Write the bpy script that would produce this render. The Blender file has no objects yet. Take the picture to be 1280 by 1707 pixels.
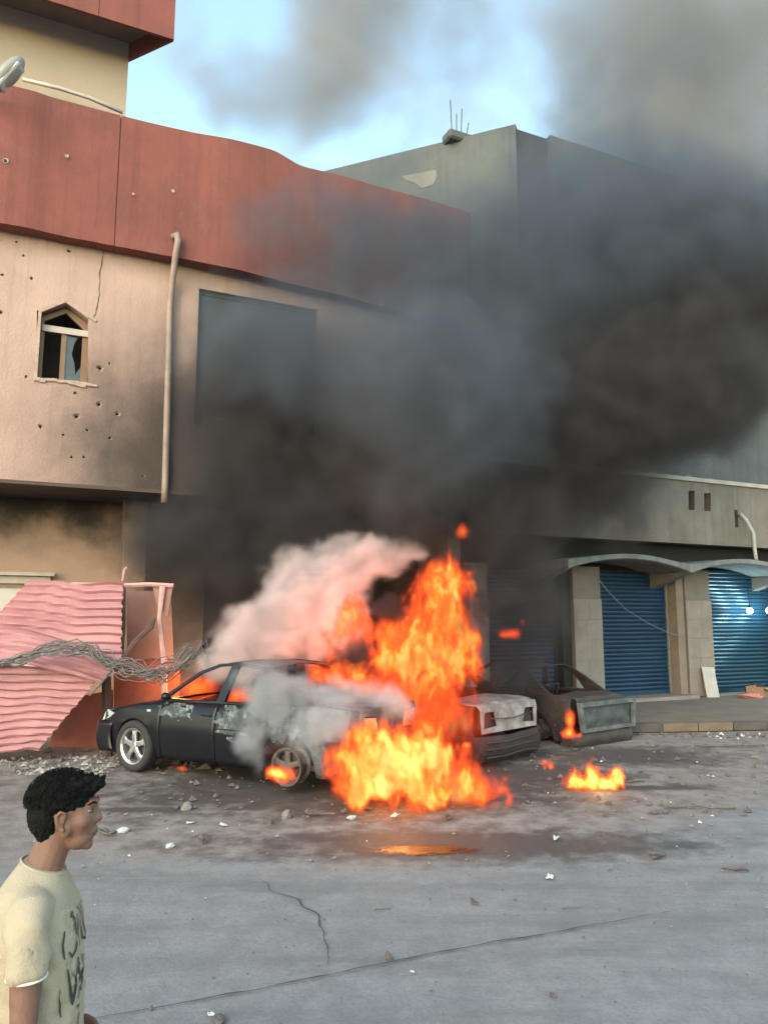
import bpy, bmesh, math, random
from mathutils import Vector, Matrix, noise
from mathutils.geometry import tessellate_polygon
from mathutils.bvhtree import BVHTree
random.seed(7)
PI = math.pi
S = bpy.context.scene
C = S.collection
R = math.radians

# ------------------------------------------------------------------ camera, sky, sun, exposure
CAM_H = 2.0
PITCH = math.atan((1030 - 853.5) / 1250.0)
cam = bpy.data.objects.new('camera', bpy.data.cameras.new('camera'))
C.objects.link(cam)
cam.location = (0, 0, CAM_H)
cam.rotation_euler = (PI / 2 + PITCH, 0, 0)
cam.data.sensor_fit = 'VERTICAL'
cam.data.sensor_height = 36
cam.data.lens = 36 * 1250 / 1707
cam.data.clip_start = 0.05
cam.data.clip_end = 2000
S.camera = cam

SUN_EL, SUN_AZ = R(24), R(205)      # azimuth clockwise from +Y: low, behind the camera
w = bpy.data.worlds.new('World'); S.world = w; w.use_nodes = True
wt = w.node_tree; wt.nodes.clear()
wo = wt.nodes.new('ShaderNodeOutputWorld'); bg = wt.nodes.new('ShaderNodeBackground')
sky = wt.nodes.new('ShaderNodeTexSky'); sky.sky_type = 'NISHITA'; sky.sun_disc = False
sky.sun_elevation = SUN_EL; sky.sun_rotation = SUN_AZ
sky.air_density = 1.0; sky.dust_density = 0.9; sky.ozone_density = 0.5
tint = wt.nodes.new('ShaderNodeMix'); tint.data_type = 'RGBA'; tint.blend_type = 'MULTIPLY'; tint.inputs['Factor'].default_value = 1
tint.inputs['B'].default_value = (1.13, 1.17, 0.99, 1)
wt.links.new(sky.outputs[0], tint.inputs['A']); wt.links.new(tint.outputs['Result'], bg.inputs[0]); wt.links.new(bg.outputs[0], wo.inputs[0])
bg.inputs[1].default_value = 0.15
sl = bpy.data.lights.new('sun', 'SUN'); sl.energy = 0.5; sl.angle = R(25); sl.color = (1.0, 0.86, 0.80)
so = bpy.data.objects.new('sun', sl); C.objects.link(so)
sd = Vector((math.sin(SUN_AZ) * math.cos(R(35)), math.cos(SUN_AZ) * math.cos(R(35)), math.sin(R(35))))
so.rotation_euler = sd.to_track_quat('Z', 'Y').to_euler(); so.location = (0, -5, 20)
S.view_settings.view_transform = 'Standard'; S.view_settings.look = 'None'
S.view_settings.exposure = 1.92; S.view_settings.gamma = 1; S.view_settings.use_curve_mapping = False
S.render.engine = 'CYCLES'
S.cycles.max_bounces = 5; S.cycles.diffuse_bounces = 2; S.cycles.glossy_bounces = 2
S.cycles.transparent_max_bounces = 12; S.cycles.volume_bounces = 1
S.cycles.volume_step_rate = 1.6; S.cycles.volume_max_steps = 256
S.cycles.use_denoising = True
S.cycles.sample_clamp_indirect = 4
try: S.cycles.denoiser = 'OPENIMAGEDENOISE'
except Exception: pass

# ------------------------------------------------------------------ survey helpers: where a sight line meets a plane of the street
_c, _s = math.cos(PITCH), math.sin(PITCH)
def ray(px, py):
    x = (px - 640) / 1250.0; y = -(py - 853.5) / 1250.0
    return Vector((x, _c - y * _s, _s + y * _c))
def P(px, py, Y):
    r = ray(px, py); t = Y / r.y
    return Vector((r.x * t, r.y * t, CAM_H + r.z * t))
def G(px, py, z=0.0):
    r = ray(px, py); t = (z - CAM_H) / r.z
    return Vector((r.x * t, r.y * t, z))
F0 = Vector((-6.144, 12.0, 0)); FA = math.atan2(1.0099, 2.184)
FU = Vector((math.cos(FA), math.sin(FA), 0)); FN = Vector((FU.y, -FU.x, 0))
def W(px, py, off=0.0):
    r = ray(px, py); o = F0 + FN * off
    t = (o.x * FN.x + o.y * FN.y) / (r.x * FN.x + r.y * FN.y)
    p = Vector((0, 0, CAM_H)) + r * t
    return ((p - o).dot(FU), p.z)

# ------------------------------------------------------------------ materials
MATS = {}
ALB = 0.84
def mat(name, col, rough=0.8, col2=None, nscale=3.0, amt=0.5, bump=0.0, bscale=40.0, metal=0.0, spots=None, spot_scale=1.2, spot_lo=0.55, spec=0.5, streak=0.0):
    if name in MATS: return MATS[name]
    col = tuple(v * ALB for v in col); col2 = tuple(v * ALB for v in col2) if col2 else None; spots = tuple(v * ALB for v in spots) if spots else None
    m = bpy.data.materials.new(name); m.use_nodes = True
    nt = m.node_tree; n = nt.nodes; b = n['Principled BSDF']
    b.inputs['Roughness'].default_value = rough; b.inputs['Metallic'].default_value = metal
    b.inputs['Specular IOR Level'].default_value = spec
    tc = n.new('ShaderNodeTexCoord')
    out = None
    mx = n.new('ShaderNodeMix'); mx.data_type = 'RGBA'
    c2 = col2 or tuple(v * 0.72 for v in col)
    mx.inputs['A'].default_value = (*col, 1); mx.inputs['B'].default_value = (*c2, 1)
    nz = n.new('ShaderNodeTexNoise'); nz.inputs['Scale'].default_value = nscale; nz.inputs['Detail'].default_value = 8; nz.inputs['Roughness'].default_value = 0.62
    nt.links.new(tc.outputs['Object'], nz.inputs['Vector'])
    mr = n.new('ShaderNodeMapRange'); mr.inputs['From Min'].default_value = 0.5 - 0.25; mr.inputs['From Max'].default_value = 0.75; mr.inputs['To Max'].default_value = amt * 2
    mr.inputs['To Min'].default_value = 0
    nt.links.new(nz.outputs['Fac'], mr.inputs['Value']); nt.links.new(mr.outputs[0], mx.inputs['Factor'])
    out = mx.outputs['Result']
    if spots:
        n2 = n.new('ShaderNodeTexNoise'); n2.inputs['Scale'].default_value = spot_scale; n2.inputs['Detail'].default_value = 10; n2.inputs['Roughness'].default_value = 0.7
        nt.links.new(tc.outputs['Object'], n2.inputs['Vector'])
        m2 = n.new('ShaderNodeMapRange'); m2.inputs['From Min'].default_value = spot_lo; m2.inputs['From Max'].default_value = spot_lo + 0.12
        nt.links.new(n2.outputs['Fac'], m2.inputs['Value'])
        x2 = n.new('ShaderNodeMix'); x2.data_type = 'RGBA'; x2.inputs['B'].default_value = (*spots, 1)
        nt.links.new(out, x2.inputs['A']); nt.links.new(m2.outputs[0], x2.inputs['Factor']); out = x2.outputs['Result']
    if streak:
        sc_ = n.new('ShaderNodeVectorMath'); sc_.operation = 'MULTIPLY'; sc_.inputs[1].default_value = (5.5, 5.5, 0.28); nt.links.new(tc.outputs['Object'], sc_.inputs[0])
        n4 = n.new('ShaderNodeTexNoise'); n4.inputs['Scale'].default_value = 1.0; n4.inputs['Detail'].default_value = 7; n4.inputs['Roughness'].default_value = 0.65; nt.links.new(sc_.outputs[0], n4.inputs['Vector'])
        m4 = n.new('ShaderNodeMapRange'); m4.inputs['From Min'].default_value = 0.5; m4.inputs['From Max'].default_value = 0.72; m4.inputs['To Max'].default_value = streak; nt.links.new(n4.outputs['Fac'], m4.inputs['Value'])
        x4 = n.new('ShaderNodeMix'); x4.data_type = 'RGBA'; x4.inputs['B'].default_value = (*[v * .42 for v in col], 1)
        nt.links.new(out, x4.inputs['A']); nt.links.new(m4.outputs[0], x4.inputs['Factor']); out = x4.outputs['Result']
    nt.links.new(out, b.inputs['Base Color'])
    if bump > 0:
        n3 = n.new('ShaderNodeTexNoise'); n3.inputs['Scale'].default_value = bscale; n3.inputs['Detail'].default_value = 6
        nt.links.new(tc.outputs['Object'], n3.inputs['Vector'])
        bp = n.new('ShaderNodeBump'); bp.inputs['Strength'].default_value = bump; bp.inputs['Distance'].default_value = 0.02
        nt.links.new(n3.outputs['Fac'], bp.inputs['Height']); nt.links.new(bp.outputs[0], b.inputs['Normal'])
    MATS[name] = m
    return m

def soot_shade(m, regions, dark=(0.02, 0.017, 0.015)):
    """Soot stains from the fire, and painted shade under the overhang: soft ellipsoids (centre, radii, strength) with a ragged edge, in world space."""
    nt = m.node_tree; n = nt.nodes; b = n['Principled BSDF']; src = b.inputs['Base Color'].links[0].from_socket
    geo = n.new('ShaderNodeNewGeometry')
    nz = n.new('ShaderNodeTexNoise'); nz.inputs['Scale'].default_value = 1.3; nz.inputs['Detail'].default_value = 7; nz.inputs['Roughness'].default_value = 0.6
    nt.links.new(geo.outputs['Position'], nz.inputs['Vector'])
    ws = n.new('ShaderNodeVectorMath'); ws.operation = 'MULTIPLY_ADD'; ws.inputs[1].default_value = (1.6, 1.6, 1.6)
    nt.links.new(nz.outputs['Color'], ws.inputs[0]); 
    sb = n.new('ShaderNodeVectorMath'); sb.operation = 'SUBTRACT'; sb.inputs[1].default_value = (0.8, 0.8, 0.8)
    nt.links.new(geo.outputs['Position'], sb.inputs[0]); nt.links.new(sb.outputs[0], ws.inputs[2])
    acc = None
    for c, r, k in regions:
        a = n.new('ShaderNodeVectorMath'); a.operation = 'SUBTRACT'; a.inputs[1].default_value = c
        nt.links.new(ws.outputs[0], a.inputs[0])
        d = n.new('ShaderNodeVectorMath'); d.operation = 'DIVIDE'; d.inputs[1].default_value = r
        nt.links.new(a.outputs[0], d.inputs[0])
        l = n.new('ShaderNodeVectorMath'); l.operation = 'LENGTH'; nt.links.new(d.outputs[0], l.inputs[0])
        q = n.new('ShaderNodeMapRange'); q.interpolation_type = 'SMOOTHSTEP'
        q.inputs['From Min'].default_value = 1; q.inputs['From Max'].default_value = 0.35; q.inputs['To Min'].default_value = 0; q.inputs['To Max'].default_value = k
        nt.links.new(l.outputs['Value'], q.inputs['Value'])
        if acc is None: acc = q.outputs[0]
        else:
            mxx = n.new('ShaderNodeMath'); mxx.operation = 'MAXIMUM'
            nt.links.new(acc, mxx.inputs[0]); nt.links.new(q.outputs[0], mxx.inputs[1]); acc = mxx.outputs[0]
    x = n.new('ShaderNodeMix'); x.data_type = 'RGBA'; x.inputs['B'].default_value = (*dark, 1)
    nt.links.new(src, x.inputs['A']); nt.links.new(acc, x.inputs['Factor']); nt.links.new(x.outputs['Result'], b.inputs['Base Color'])
    return m

plaster = mat('beige_plaster', (0.49, 0.328, 0.268), 0.9, (0.38, 0.255, 0.208), 0.9, 0.6, 0.6, 22, spots=(0.33, 0.235, 0.18), spot_scale=2.2, spot_lo=0.60, streak=0.35)
red_paint = mat('red_paint', (0.235, 0.066, 0.047), 0.85, (0.165, 0.05, 0.038), 1.1, 0.7, 0.4, 25, spots=(0.20, 0.075, 0.055), spot_scale=1.6, spot_lo=0.58, streak=0.45)
soot_shade(plaster, [((-2.6, 13.2, 4.7), (4.4, 4, 3.6), 0.92), ((-0.5, 14.5, 5.0), (4.0, 3, 2.6), 0.8)])
soot_shade(red_paint, [((0.6, 14.8, 8.6), (4.6, 4, 3.0), 0.85)], (0.035, 0.017, 0.016))
ground_wall = soot_shade(mat('ground_floor_plaster', (0.46, 0.295, 0.22), 0.9, (0.35, 0.225, 0.165), 0.8, 0.6, 0.5, 30), [((-3.0, 14.5, 3.8), (3.4, 3.5, 2.4), 0.95), ((-3.3, 13.4, 2.8), (2.0, 2.2, 3.4), 0.9), ((0, 15.5, 2.5), (3.8, 3, 4), 0.95), ((-6.0, 13.5, 4.7), (5, 3.5, 1.7), 1.0)])  # last ellipsoid paints the overhang's shade along the wall top
soffit_m = soot_shade(mat('soffit_plaster', (0.20, 0.14, 0.11), 0.9, (0.13, 0.09, 0.075), 1.5, 0.7, 0.3, 30), [((-3, 13.6, 4), (9, 3, 2), 0.7)])
tan = mat('tan_render', (0.42, 0.33, 0.25), 0.9, (0.36, 0.28, 0.21), 1.0, 0.5, 0.4, 30)
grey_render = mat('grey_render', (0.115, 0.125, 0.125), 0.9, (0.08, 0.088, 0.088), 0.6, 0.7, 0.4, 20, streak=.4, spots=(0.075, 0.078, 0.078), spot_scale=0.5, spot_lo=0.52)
fascia_m = mat('stained_fascia_render', (0.29, 0.245, 0.205), 0.9, (0.19, 0.16, 0.13), 1.0, 0.7, 0.5, 20, streak=.6, spots=(0.22, 0.18, 0.14), spot_scale=1.1, spot_lo=0.58)
fascia_soot = soot_shade(fascia_m, [((3.6, 15.5, 4.6), (3.6, 3, 2.2), 0.8)])
stone_m = mat('pale_stone_cladding', (0.29, 0.25, 0.225), 0.8, (0.21, 0.175, 0.157), 2.5, 0.6, 0.4, 30)
joint_m = mat('pillar_core', (0.2, 0.17, 0.15), 0.9)
conc_m = mat('canopy_concrete', (0.27, 0.28, 0.27), 0.85, (0.17, 0.17, 0.16), 2.8, 0.7, 0.4, 30, streak=.5)
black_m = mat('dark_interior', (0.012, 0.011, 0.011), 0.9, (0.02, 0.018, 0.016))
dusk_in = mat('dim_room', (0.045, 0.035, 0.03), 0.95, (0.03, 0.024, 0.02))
blue_m = mat('blue_shutter_paint', (0.006, 0.037, 0.088), 0.45, (0.004, 0.026, 0.062), 1.5, 0.6, 0.1, 30, streak=.5)
navy_m = mat('navy_shutter_paint', (0.02, 0.04, 0.10), 0.5, (0.015, 0.03, 0.07), 1.5, 0.6)
cyan_m = mat('blue_shutter_weathered', (0.008, 0.05, 0.09), 0.32, (0.012, 0.045, 0.075), 1.5, 0.6, 0.1, 30, metal=0.3)
brown_wood = mat('brown_window_frame', (0.22, 0.12, 0.065), 0.6, (0.16, 0.09, 0.05), 6, 0.5)
pale_frame = mat('pale_frame', (0.50, 0.42, 0.36), 0.7)
door_m = mat('cream_door_paint', (0.62, 0.56, 0.48), 0.6, (0.52, 0.46, 0.40), 2, 0.5)
pvc = mat('pale_pipe', (0.33, 0.245, 0.20), 0.6, (0.22, 0.16, 0.135), 5, 0.6)
dusty_dark = mat('sooty_window', (0.05, 0.062, 0.058), 0.6, (0.025, 0.03, 0.028), 1.2, 0.8)
chip = mat('chipped_plaster', (0.30, 0.235, 0.18), 0.95, (0.22, 0.17, 0.13), 30, 0.8)
hole_m = mat('deep_hole', (0.035, 0.026, 0.02), 1.0)
scrap_metal = mat('rusty_steel', (0.12, 0.07, 0.05), 0.7, (0.06, 0.035, 0.03), 8, 0.7, 0.3, 60)
pink_m = mat('pink_sheet_paint', (0.40, 0.185, 0.19), 0.6, (0.32, 0.135, 0.145), 1.4, 0.7, 0.25, 40, spots=(0.30, 0.14, 0.13), spot_scale=2.2, spot_lo=0.60)
firelit_wall = mat('firelit_red_panel', (0.36, 0.10, 0.06), 0.7, (0.22, 0.06, 0.04), 2.0, 0.7, 0.3, 30)  # panel red with the fire's glow put into the colour
cable_m = mat('grey_ashy_cable', (0.30, 0.27, 0.27), 0.95, (0.13, 0.115, 0.115), 16, 0.9, 0.5, 80)
steel_m = mat('galvanised_grey', (0.30, 0.29, 0.27), 0.5, (0.2, 0.19, 0.18), 6, 0.6, metal=0.3)
white_m = mat('whitewashed_board', (0.52, 0.47, 0.43), 0.8, (0.4, 0.36, 0.33), 5, 0.6)
wood_m = mat('charred_wood', (0.06, 0.05, 0.045), 0.9, (0.13, 0.11, 0.1), 12, 0.6, 0.4, 50)
carton = mat('brown_cardboard', (0.30, 0.18, 0.12), 0.9, (0.22, 0.13, 0.09), 5, 0.5)
litter_w = mat('white_litter', (0.6, 0.6, 0.58), 0.8, (0.45, 0.45, 0.43), 8, 0.5)
stone_g = mat('grey_rubble', (0.22, 0.21, 0.195), 0.9, (0.13, 0.12, 0.11), 10, 0.6)

# ------------------------------------------------------------------ mesh helpers
def mesh_obj(name, verts, faces, m, parent=None, smooth=False):
    me = bpy.data.meshes.new(name); me.from_pydata([tuple(v) for v in verts], [], faces); me.update()
    if m: me.materials.append(m)
    if smooth: me.shade_smooth()
    o = bpy.data.objects.new(name, me); C.objects.link(o)
    if parent: o.parent = parent
    return o
def bm_obj(name, bm, m, parent=None, smooth=False, recalc=True):
    if recalc: bmesh.ops.recalc_face_normals(bm, faces=bm.faces)
    me = bpy.data.meshes.new(name); bm.to_mesh(me); bm.free()
    if m: me.materials.append(m)
    if smooth: me.shade_smooth()
    o = bpy.data.objects.new(name, me); C.objects.link(o)
    if parent: o.parent = parent
    return o
def tag(o, label=None, cat=None, group=None, kind=None):
    if label: o['label'] = label
    if cat: o['category'] = cat
    if group: o['group'] = group
    if kind: o['kind'] = kind
    return o
def thing(name, label, cat, loc=(0, 0, 0), rz=0, group=None):
    o = bpy.data.objects.new(name, None); C.objects.link(o); o.location = loc; o.rotation_euler = (0, 0, rz)
    o.empty_display_size = 0.2
    return tag(o, label, cat, group)
def add_box(bm, a, b, bevel=0.0, mtx=None):
    x0, y0, z0 = a; x1, y1, z1 = b
    vs = [bm.verts.new(v) for v in ((x0, y0, z0), (x1, y0, z0), (x1, y1, z0), (x0, y1, z0), (x0, y0, z1), (x1, y0, z1), (x1, y1, z1), (x0, y1, z1))]
    fs = [bm.faces.new([vs[i] for i in f]) for f in ((3, 2, 1, 0), (4, 5, 6, 7), (0, 1, 5, 4), (1, 2, 6, 5), (2, 3, 7, 6), (3, 0, 4, 7))]
    if bevel > 0:
        es = list({e for f in fs for e in f.edges})
        r = bmesh.ops.bevel(bm, geom=es, offset=bevel, segments=1, affect='EDGES')
        vs = [v for v in r['verts']]
    if mtx is not None:
        bmesh.ops.transform(bm, matrix=mtx, verts=list({v for v in vs if v.is_valid}))
    return vs
def box(name, a, b, m, parent=None, bevel=0.0):
    bm = bmesh.new(); add_box(bm, a, b, bevel); return bm_obj(name, bm, m, parent)
def frame_of(d):
    d = d.normalized(); up = Vector((0, 0, 1)) if abs(d.z) < 0.9 else Vector((1, 0, 0))
    x = d.cross(up).normalized(); return x, x.cross(d).normalized()
def add_tube(bm, pts, rad, n=8, squash=1.0, cap=True):
    pts = [Vector(p) for p in pts]
    rad = rad if isinstance(rad, (list, tuple)) else [rad] * len(pts)
    rings = []; px = None
    for i, p in enumerate(pts):
        d = (pts[min(i + 1, len(pts) - 1)] - pts[max(i - 1, 0)])
        x, y = frame_of(d)
        if px is not None:
            x2 = (px - d.normalized() * px.dot(d.normalized()))
            if x2.length > 1e-4: x = x2.normalized(); y = x.cross(d.normalized()).normalized()
        px = x
        rings.append([bm.verts.new(p + (x * math.cos(2 * PI * k / n) + y * math.sin(2 * PI * k / n) * squash) * rad[i]) for k in range(n)])
    for a, b in zip(rings, rings[1:]):
        for k in range(n): bm.faces.new((a[k], a[(k + 1) % n], b[(k + 1) % n], b[k]))
    if cap:
        bm.faces.new(rings[0][::-1]); bm.faces.new(rings[-1])
def tube(name, pts, rad, m, parent=None, n=8, smooth=True):
    bm = bmesh.new(); add_tube(bm, pts, rad, n); return bm_obj(name, bm, m, parent, smooth)
def add_plate(bm, outer, holes, d0, d1, axis='y'):
    """Plate with real openings: outline and holes in (s, z), thickness from d0 to d1."""
    loops = [outer] + holes
    flat = [Vector((p[0], p[1], 0)) for l in loops for p in l]
    tris = tessellate_polygon([[Vector((p[0], p[1], 0)) for p in l] for l in loops])
    mk = (lambda p, d: (p[0], d, p[1])) if axis == 'y' else ((lambda p, d: (d, p[0], p[1])) if axis == 'x' else (lambda p, d: (p[0], p[1], d)))
    A = [bm.verts.new(mk(p, d0)) for p in flat]; B = [bm.verts.new(mk(p, d1)) for p in flat]
    for t in tris:
        try: bm.faces.new([A[i] for i in t]); bm.faces.new([B[i] for i in reversed(t)])
        except ValueError: pass
    k = 0
    for l in loops:
        n = len(l)
        for i in range(n):
            j = (i + 1) % n
            try: bm.faces.new((A[k + i], A[k + j], B[k + j], B[k + i]))
            except ValueError: pass
        k += n
def plate(name, outer, holes, d0, d1, m, parent=None, axis='y'):
    bm = bmesh.new(); add_plate(bm, outer, holes, d0, d1, axis); return bm_obj(name, bm, m, parent)
def rect(a, b, c, d): return [(a, b), (c, b), (c, d), (a, d)]
def grid(name, nu, nv, fn, m, parent=None, thick=0.0, smooth=True):
    vs = [fn(i / (nu - 1), j / (nv - 1)) for i in range(nu) for j in range(nv)]
    fs = [(i * nv + j, (i + 1) * nv + j, (i + 1) * nv + j + 1, i * nv + j + 1) for i in range(nu - 1) for j in range(nv - 1)]
    o = mesh_obj(name, vs, fs, m, parent, smooth)
    if thick:
        md = o.modifiers.new('solid', 'SOLIDIFY'); md.thickness = thick; md.offset = 0
    return o
def interp(x, pts):
    if x <= pts[0][0]: return pts[0][1]
    for (a, va), (b, vb) in zip(pts, pts[1:]):
        if x <= b:
            t = (x - a) / (b - a); return va + (vb - va) * t
    return pts[-1][1]
def sinterp(x, pts):
    if x <= pts[0][0]: return pts[0][1]
    for (a, va), (b, vb) in zip(pts, pts[1:]):
        if x <= b:
            t = (x - a) / (b - a); t = t * t * (3 - 2 * t); return va + (vb - va) * t
    return pts[-1][1]

# ------------------------------------------------------------------ ground, scorch, puddle, pavement
def asphalt():
    m = bpy.data.materials.new('dusty_asphalt'); m.use_nodes = True
    nt = m.node_tree; n = nt.nodes; L = nt.links.new; b = n['Principled BSDF']
    geo = n.new('ShaderNodeNewGeometry'); pos = geo.outputs['Position']
    def nz(scale, det=6, rough=0.6, vec=None):
        t = n.new('ShaderNodeTexNoise'); t.inputs['Scale'].default_value = scale; t.inputs['Detail'].default_value = det; t.inputs['Roughness'].default_value = rough
        L(vec or pos, t.inputs['Vector']); return t
    def mr(v, a, bb, c=0.0, d=1.0):
        t = n.new('ShaderNodeMapRange'); t.interpolation_type = 'SMOOTHSTEP'
        t.inputs['From Min'].default_value = a; t.inputs['From Max'].default_value = bb; t.inputs['To Min'].default_value = c; t.inputs['To Max'].default_value = d
        L(v, t.inputs['Value']); return t.outputs[0]
    def mix(f, a, bb):
        t = n.new('ShaderNodeMix'); t.data_type = 'RGBA'
        if isinstance(f, float): t.inputs['Factor'].default_value = f
        else: L(f, t.inputs['Factor'])
        for k, v in (('A', a), ('B', bb)):
            if isinstance(v, tuple): t.inputs[k].default_value = (*[q * ALB for q in v], 1)
            else: L(v, t.inputs[k])
        return t.outputs['Result']
    def math_(op, a, bb):
        t = n.new('ShaderNodeMath'); t.operation = op
        for k, v in ((0, a), (1, bb)):
            if isinstance(v, (int, float)): t.inputs[k].default_value = v
            else: L(v, t.inputs[k])
        return t.outputs[0]
    sep = n.new('ShaderNodeSeparateXYZ'); L(pos, sep.inputs[0])
    big = nz(0.7, 5); mid = nz(3.5, 8, 0.7); fine = nz(38, 4, 0.7); grit = nz(140, 2, 0.6)
    base = mix(mr(mid.outputs['Fac'], 0.35, 0.68), (0.185, 0.182, 0.180), (0.248, 0.242, 0.236))
    base = mix(mr(fine.outputs['Fac'], 0.42, 0.62, 0, 0.35), base, (0.12, 0.125, 0.13))
    base = mix(mr(grit.outputs['Fac'], 0.60, 0.72, 0, 0.5), base, (0.36, 0.36, 0.35))
    sv = n.new('ShaderNodeVectorMath'); sv.operation = 'MULTIPLY'; sv.inputs[1].default_value = (0.35, 2.6, 1); L(pos, sv.inputs[0])
    drag = nz(1.0, 7, 0.65, sv.outputs[0])
    base = mix(mr(drag.outputs['Fac'], 0.48, 0.66, 0, 0.55), base, (0.135, 0.13, 0.125))
    base = mix(mr(drag.outputs['Fac'], 0.50, 0.30, 0, 0.35), base, (0.29, 0.28, 0.265))
    # earth trodden over the verge
    yy = math_('ADD', sep.outputs['Y'], math_('MULTIPLY', math_('SUBTRACT', big.outputs['Fac'], 0.5), 2.2))
    yy = math_('ADD', yy, math_('MULTIPLY', math_('SUBTRACT', mid.outputs['Fac'], 0.5), 0.7))
    yy = math_('SUBTRACT', yy, math_('MULTIPLY', math_('MAXIMUM', sep.outputs['X'], 0.2), 0.55))
    earth = mr(yy, 5.9, 6.8)
    earth_c = mix(mr(mid.outputs['Fac'], 0.38, 0.62), (0.185, 0.148, 0.125), (0.265, 0.225, 0.195))
    earth_c = mix(mr(fine.outputs['Fac'], 0.55, 0.68, 0, 0.5), earth_c, (0.36, 0.34, 0.31))
    base = mix(math_('MULTIPLY', earth, 0.85), base, earth_c)
    # oil and soot round the cars
    def blob(c, r, lo=1.0, hi=0.3):
        v = n.new('ShaderNodeVectorMath'); v.operation = 'SUBTRACT'; v.inputs[1].default_value = c; L(pos, v.inputs[0])
        d = n.new('ShaderNodeVectorMath'); d.operation = 'DIVIDE'; d.inputs[1].default_value = r; L(v.outputs[0], d.inputs[0])
        l = n.new('ShaderNodeVectorMath'); l.operation = 'LENGTH'; L(d.outputs[0], l.inputs[0])
        q = math_('ADD', l.outputs['Value'], math_('MULTIPLY', math_('SUBTRACT', mid.outputs['Fac'], 0.5), 1.6))
        q = math_('ADD', q, math_('MULTIPLY', math_('SUBTRACT', big.outputs['Fac'], 0.5), 0.8))
        return mr(q, lo, hi)
    st = blob((-0.6, 9.3, 0), (4.6, 2.1, 1))
    for c, r in (((3.6, 11.4, 0), (2.2, 1.3, 1)), ((0.7, 7.1, 0), (3.2, 0.75, 1)), ((1.9, 10.1, 0), (2.2, 1.0, 1)), ((-2.6, 8.3, 0), (1.5, .2, 1)), ((3.2, 9.35, 0), (1.4, .2, 1))):
        st = math_('MAXIMUM', st, blob(c, r))
    base = mix(math_('MULTIPLY', st, 0.78), base, (0.05, 0.04, 0.034))
    L(base, b.inputs['Base Color'])
    L(math_('SUBTRACT', 0.92, math_('MULTIPLY', st, 0.35)), b.inputs['Roughness'])
    bp = n.new('ShaderNodeBump'); bp.inputs['Strength'].default_value = 0.6; bp.inputs['Distance'].default_value = 0.012
    L(math_('ADD', fine.outputs['Fac'], math_('MULTIPLY', grit.outputs['Fac'], 0.6)), bp.inputs['Height']); L(bp.outputs[0], b.inputs['Normal'])
    return m
asph = asphalt()
def gh(x, y):
    if abs(x) > 14 or y > 16 or y < -6: return 0
    return 0.012 * noise.noise(Vector((x * 0.8, y * 0.8, 0)))
xs = [-600, -120, -40] + [-14 + i * 0.4 for i in range(71)] + [40, 120, 600]
ys = [-300, -40] + [-6 + i * 0.4 for i in range(56)] + [30, 80, 200, 900]
g = mesh_obj('road', [(x, y, gh(x, y) - 0.012) for x in xs for y in ys],
             [(i * len(ys) + j, (i + 1) * len(ys) + j, (i + 1) * len(ys) + j + 1, i * len(ys) + j + 1) for i in range(len(xs) - 1) for j in range(len(ys) - 1)], asph, smooth=True)
tag(g, kind='structure')

puddle_m = mat('wet_oil', (0.02, 0.018, 0.016), 0.16, (0.05, 0.04, 0.034), 9, 0.6, 0.5, 9, spec=0.5)
def puddle(c, rx, ry, label):
    m = bpy.data.materials.new('wet_oil_film'); m.use_nodes = True; nt = m.node_tree; n = nt.nodes; L = nt.links.new; b = n['Principled BSDF']
    b.inputs['Base Color'].default_value = (.02, .017, .015, 1); b.inputs['Roughness'].default_value = .25; b.inputs['Specular IOR Level'].default_value = .6
    tc = n.new('ShaderNodeTexCoord'); nz = n.new('ShaderNodeTexNoise'); nz.inputs['Scale'].default_value = 9; nz.inputs['Detail'].default_value = 6
    sc = n.new('ShaderNodeVectorMath'); sc.operation = 'MULTIPLY'; sc.inputs[1].default_value = (.6, 2.2, 1); L(tc.outputs['Object'], sc.inputs[0]); L(sc.outputs[0], nz.inputs['Vector'])
    dv = n.new('ShaderNodeVectorMath'); dv.operation = 'DIVIDE'; dv.inputs[1].default_value = (rx, ry, 1); L(tc.outputs['Object'], dv.inputs[0])
    ln = n.new('ShaderNodeVectorMath'); ln.operation = 'LENGTH'; L(dv.outputs[0], ln.inputs[0])
    ad = n.new('ShaderNodeMath'); ad.operation = 'MULTIPLY_ADD'; ad.inputs[1].default_value = 1.6; L(nz.outputs['Fac'], ad.inputs[0]); L(ln.outputs['Value'], ad.inputs[2])
    mr = n.new('ShaderNodeMapRange'); mr.interpolation_type = 'SMOOTHSTEP'; mr.inputs['From Min'].default_value = 1.62; mr.inputs['From Max'].default_value = 1.18; L(ad.outputs[0], mr.inputs['Value'])
    L(mr.outputs[0], b.inputs['Alpha'])
    bp = n.new('ShaderNodeBump'); bp.inputs['Strength'].default_value = .35; bp.inputs['Distance'].default_value = .01; n2 = n.new('ShaderNodeTexNoise'); n2.inputs['Scale'].default_value = 30; L(tc.outputs['Object'], n2.inputs['Vector']); L(n2.outputs['Fac'], bp.inputs['Height']); L(bp.outputs[0], b.inputs['Normal'])
    k = 40; vs = [(1.5 * rx * math.cos(2 * PI * i / k), 1.5 * ry * math.sin(2 * PI * i / k), 0) for i in range(k)]
    o = mesh_obj('puddle', vs, [tuple(range(k))], m); o.location = (c[0], c[1], .006); tag(o, label, 'puddle')
puddle((0.36, 6.86), 0.62, 0.20, 'dark oily puddle on the road reflecting the orange flames')

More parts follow.
